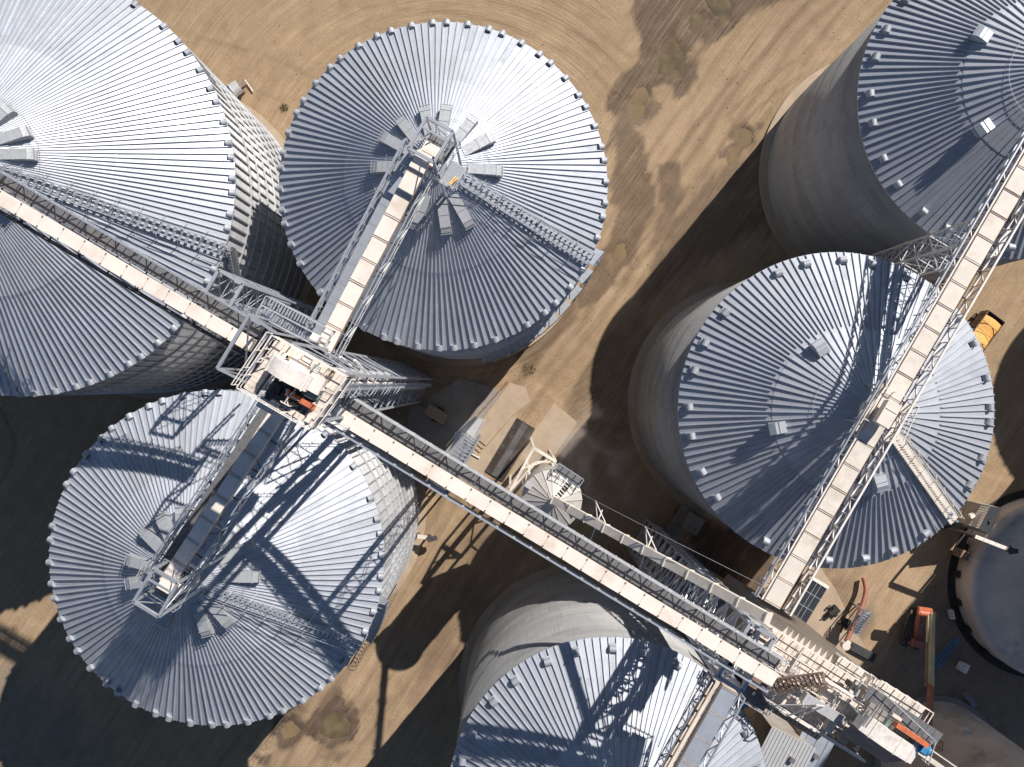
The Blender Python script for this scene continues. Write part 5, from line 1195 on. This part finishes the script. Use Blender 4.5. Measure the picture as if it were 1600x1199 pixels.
# boom lift
def boomlift():
    c = P(1437, 992, 0); c.z = 0; root = thing('boom_lift', 'orange boom lift with long pale boom in the lower right yard', 'boom lift', c)
    mb = MB(); th = R(72); a = Vector((math.cos(th), math.sin(th), 0)); b = Vector((-a.y, a.x, 0))
    ch = P(1423, 983, .8); mb.abox(Vector((ch.x, ch.y, .8)), 3.6, 1.7, .6, th); mb.abox(Vector((ch.x, ch.y, 1.2)), 2.2, 1.3, .3, th); mb.build('chassis', M['steel_d'], root)
    for (x, y) in ((1427, 957), (1415, 1003), (1444, 960), (1433, 1008)): q = P(x, y, .55); wheel(root, Vector((q.x, q.y, .55)), b, .55, .45)
    mb = MB(); mb.prism([P(1439, 958, 3), P(1448, 958, 3), P(1439, 1006, 1.6), P(1429, 1005, 1.6)], -Z*.9); mb.abox(P(1433, 1006, 1.9), .9, 1.3, .9, th); mb.abox(P(1424, 1006, 1.6), .4, .7, .3, th); mb.build('turret', M['rust'], root)
    mb = MB(); mb.tube(P(1436, 957, 4.2), P(1461, 961, 4.2), .42, 12); mb.abox(P(1445, 955, 4.3), 1.6, .8, .5, R(-8)); mb.build('boom_knuckle', M['orange'], root)
    p, q, r = P(1456, 958, 4.3), P(1454, 1074, 11.0), P(1451, 1150, 15.5); mb = MB(); mb.bar(p, q, .52, .55); mb.bar(p.lerp(q, .0)-Vector((.42, 0, .1)), p.lerp(q, .42)-Vector((.42, 0, .1)), .16, .3)
    mb.build('main_boom', M['olive'], root); mb = MB()
    for i in range(8): c_ = p.lerp(q, .10+.018*i); mb.box(c_+Vector((-.16, 0, .30)), Vector((.07, 0, 0)), Vector((0, .07+.02*(i % 3), 0)), Z*.008)
    mb.build('boom_marking', M['black'], root); mb = MB(); mb.bar(q-(q-p)*.05, r, .5, .5); mb.build('fly_boom', M['rust'], root)
    mb = MB(); mb.bar(p-Vector((.42, 0, .2)), q-Vector((.45, 0, .2)), .12, .2); mb.build('hose_tray', M['brown'], root)
    mb = MB(); railing(mb, [r+Vector(v) for v in ((-.9, -.2, 0), (.9, -.2, 0), (.9, -1.1, 0), (-.9, -1.1, 0))], 1.1, .9, .06, closed=True); mb.box(r+Vector((0, -.65, -.05)), Vector((.9, 0, 0)), Vector((0, .45, 0)), Z*.04); mb.build('basket', M['rust'], root)
boomlift()
# low buildings under the dryer
def lowb(label, px, py, z, l, w, ang, roofm, wallm, n):
    c = P(px, py, z); a = Vector((math.cos(ang), math.sin(ang), 0)); b = Vector((-a.y, a.x, 0)); c0 = Vector((c.x, c.y, 0)); root = thing('annex_building', label, 'building', c0)
    mb = MB(); mb.abox(c0+Z*z/2, l, w, z, ang); mb.build('wall', M[wallm], root); mb = MB(); mb.abox(c0+Z*(z+.06), l+.4, w+.4, .12, ang)
    for i in range(n): mb.box(c0+a*(-l/2-.1+(l+.2)*(i+.5)/n)+Z*(z+.16), a*.05, b*(w/2+.2), Z*.05)
    mb.build('roof', M[roofm], root); mb = MB(); mb.abox(c0+a*l*.15+Z*(z+.4), .6, .5, .5, ang); mb.build('roof_vent', M['galv_d'], root)
lowb('low annex with pale ribbed metal roof at the bottom edge below the dryer', 1226, 1180, 9, 5.2, 4.2, R(-27), 'galv_l', 'sheet', 13)
lowb('low annex with plain dark roof at the bottom edge below the dryer', 1266, 1176, 6.5, 3.6, 4.6, R(-27), 'bluegrey', 'sheet', 3)
cabinet('grey green equipment box behind the shaded silo near the lattice tower', 1085, 820, 3, 2.2, 1.8, 2.8, R(60), 'conc_g', 'equipment_box', 'box')
mb = MB(); p, q = P(1076, 795, 1.2), P(1048, 842, 1.2); mb.bar(Vector((p.x, p.y, .7)), Vector((q.x, q.y, .7)), 1.5, 1.3)
for i in range(6): mb.bar(Vector((*p.lerp(q, i/5).xy, 1.38))-Vector((.6, .4, 0)), Vector((*p.lerp(q, i/5).xy, 1.38))+Vector((.6, .4, 0)), .12, .08)
tag(mb.build('concrete_block_wall', M['conc_g']), 'thick low concrete wall running out from under the dull grey silo', 'wall')
# loose stones and crumbs of soil on the dirt
def stones():
    mb = MB()
    spots = [(1318, 905, 50, 420), (1335, 950, 40, 260), (1210, 150, 110, 260), (430, 150, 70, 140), (905, 470, 60, 120), (655, 880, 26, 160), (640, 1010, 70, 160), (560, 1090, 70, 120), (1450, 800, 50, 200), (330, 60, 120, 120), (840, 560, 40, 90), (600, 15, 160, 160), (1420, 880, 50, 120), (1080, 250, 120, 160)]
    for px, py, sp, k in spots:
        for _ in range(k):
            p = P(px+sp*1.3*(random.random()*2-1)+random.gauss(0, sp*.3), py+sp*1.3*(random.random()*2-1)+random.gauss(0, sp*.3), 0); r = .02+.06*random.random()**4; p.z = -.11+r*.5; a = random.random()*PI
            vs = [p+Vector((math.cos(a)*r*1.3, math.sin(a)*r*1.3, 0)), p+Vector((-math.sin(a)*r, math.cos(a)*r, 0)), p-Vector((math.cos(a)*r*1.1, math.sin(a)*r, 0)), p+Vector((math.sin(a)*r, -math.cos(a)*r, 0)), p+Vector((r*.2, 0, r*.9)), p-Z*r]
            mb.add(vs, [(0, 1, 4), (1, 2, 4), (2, 3, 4), (3, 0, 4), (1, 0, 5), (2, 1, 5), (3, 2, 5), (0, 3, 5)])
    o = mb.build('loose_stones', M['stone']); o['kind'] = 'stuff'
M['stone'] = mk('dirt_clod', (.22, .155, .10), .95, 0, .4, 2)
stones()
# weed clumps
def weeds(px, py, r, label):
    mb = MB(); c = P(px, py, 0)
    for i in range(90):
        a = random.random()*2*PI; d = r*random.random()**.6; b = Vector((c.x+math.cos(a)*d, c.y+math.sin(a)*d, -.06)); h = .15+.3*random.random(); t = Vector((random.gauss(0, .2), random.gauss(0, .2), h)); w = Vector((.04*math.cos(a*7), .04*math.sin(a*7), 0))
        mb.add([b-w, b+w, b+t], [(0, 1, 2)])
    tag(mb.build('weed_clump', M['grass']), label, 'weed')
weeds(444, 168, .5, 'tiny dry weed clump on dirt between the two upper left silos'); weeds(828, 576, .8, 'scrubby weed clump at the foot of the top centre silo stair')
weeds(1470, 812, .9, 'dry weed clump on the dirt verge right of the dull grey silo')

# faint grain dust hanging over the loading lane
def dust():
    mb = MB(); c = P(905, 735, 6); n, m_ = 20, 12
    vs = [Vector((c.x, c.y, 7))+Vector((8.5*math.cos(2*PI*i/n)*math.sin(PI*j/m_), 9.5*math.sin(2*PI*i/n)*math.sin(PI*j/m_), 6.0*math.cos(PI*j/m_))) for j in range(m_+1) for i in range(n)]
    mb.add(vs, [(j*n+i, (j+1)*n+i, (j+1)*n+(i+1) % n, j*n+(i+1) % n) for j in range(m_) for i in range(n)], 0, True)
    m = bpy.data.materials.new('grain_dust'); m.use_nodes = True; t = m.node_tree; t.nodes.remove(t.nodes['Principled BSDF']); out = t.nodes['Material Output']
    pv = N(t, 'ShaderNodeVolumePrincipled'); pv.inputs['Color'].default_value = (.85, .78, .72, 1); L(t, pv.outputs[0], out.inputs['Volume'])
    tc = N(t, 'ShaderNodeTexCoord'); gm = N(t, 'ShaderNodeTexNoise'); gm.inputs['Scale'].default_value = .22; gm.inputs['Detail'].default_value = 5; gm.inputs['Distortion'].default_value = 1.2; L(t, tc.outputs['Object'], gm.inputs['Vector'])
    vm = N(t, 'ShaderNodeVectorMath', operation='SUBTRACT'); L(t, tc.outputs['Object'], vm.inputs[0]); vm.inputs[1].default_value = (c.x, c.y, 7)
    vd = N(t, 'ShaderNodeVectorMath', operation='DIVIDE'); L(t, vm.outputs[0], vd.inputs[0]); vd.inputs[1].default_value = (8.5, 9.5, 6)
    vl = N(t, 'ShaderNodeVectorMath', operation='LENGTH'); L(t, vd.outputs[0], vl.inputs[0])
    fall = ramp(t, vl.outputs['Value'], [(.25, 1.), (.95, 0.)]); nz = ramp(t, gm.outputs[0], [(.50, 0.), (.72, 1.)])
    L(t, math_(t, 'MULTIPLY', math_(t, 'MULTIPLY', fall, nz), .30), pv.inputs['Density'])
    o = mb.build('dust_cloud', m); o['kind'] = 'stuff'
dust()
sc.cycles.volume_bounces = 1
# ------------------------------------------------------------------ camera, sun, sky
cam = bpy.data.cameras.new('camera'); cam.lens = 28; cam.sensor_width = 36; cam.clip_end = 8000; cam.clip_start = 1
co = link(bpy.data.objects.new('camera', cam)); co.location = (0, 0, H); sc.camera = co
EL = R(38); AZ = math.atan2(.77, .64)
sd = Vector((math.cos(EL)*math.cos(AZ), math.cos(EL)*math.sin(AZ), math.sin(EL)))
sl = bpy.data.lights.new('sun', 'SUN'); sl.energy = 5.0; sl.angle = R(.5); sl.color = (1, .94, .86)
so = link(bpy.data.objects.new('sun', sl)); so.rotation_euler = sd.to_track_quat('Z', 'Y').to_euler(); so.location = sd*200
w = bpy.data.worlds.new('World'); sc.world = w; w.use_nodes = True; t = w.node_tree
sky = t.nodes.new('ShaderNodeTexSky'); sky.sky_type = 'NISHITA'; sky.sun_disc = False; sky.sun_elevation = EL; sky.sun_rotation = PI/2-AZ; sky.air_density = 1.0; sky.dust_density = .2; sky.ozone_density = 2.5; sky.altitude = 600
bg = t.nodes['Background']; bg.inputs[1].default_value = .052; t.links.new(sky.outputs[0], bg.inputs[0])
vs = sc.view_settings; vs.view_transform = 'Standard'; vs.look = 'None'; vs.gamma = 1; vs.exposure = .5
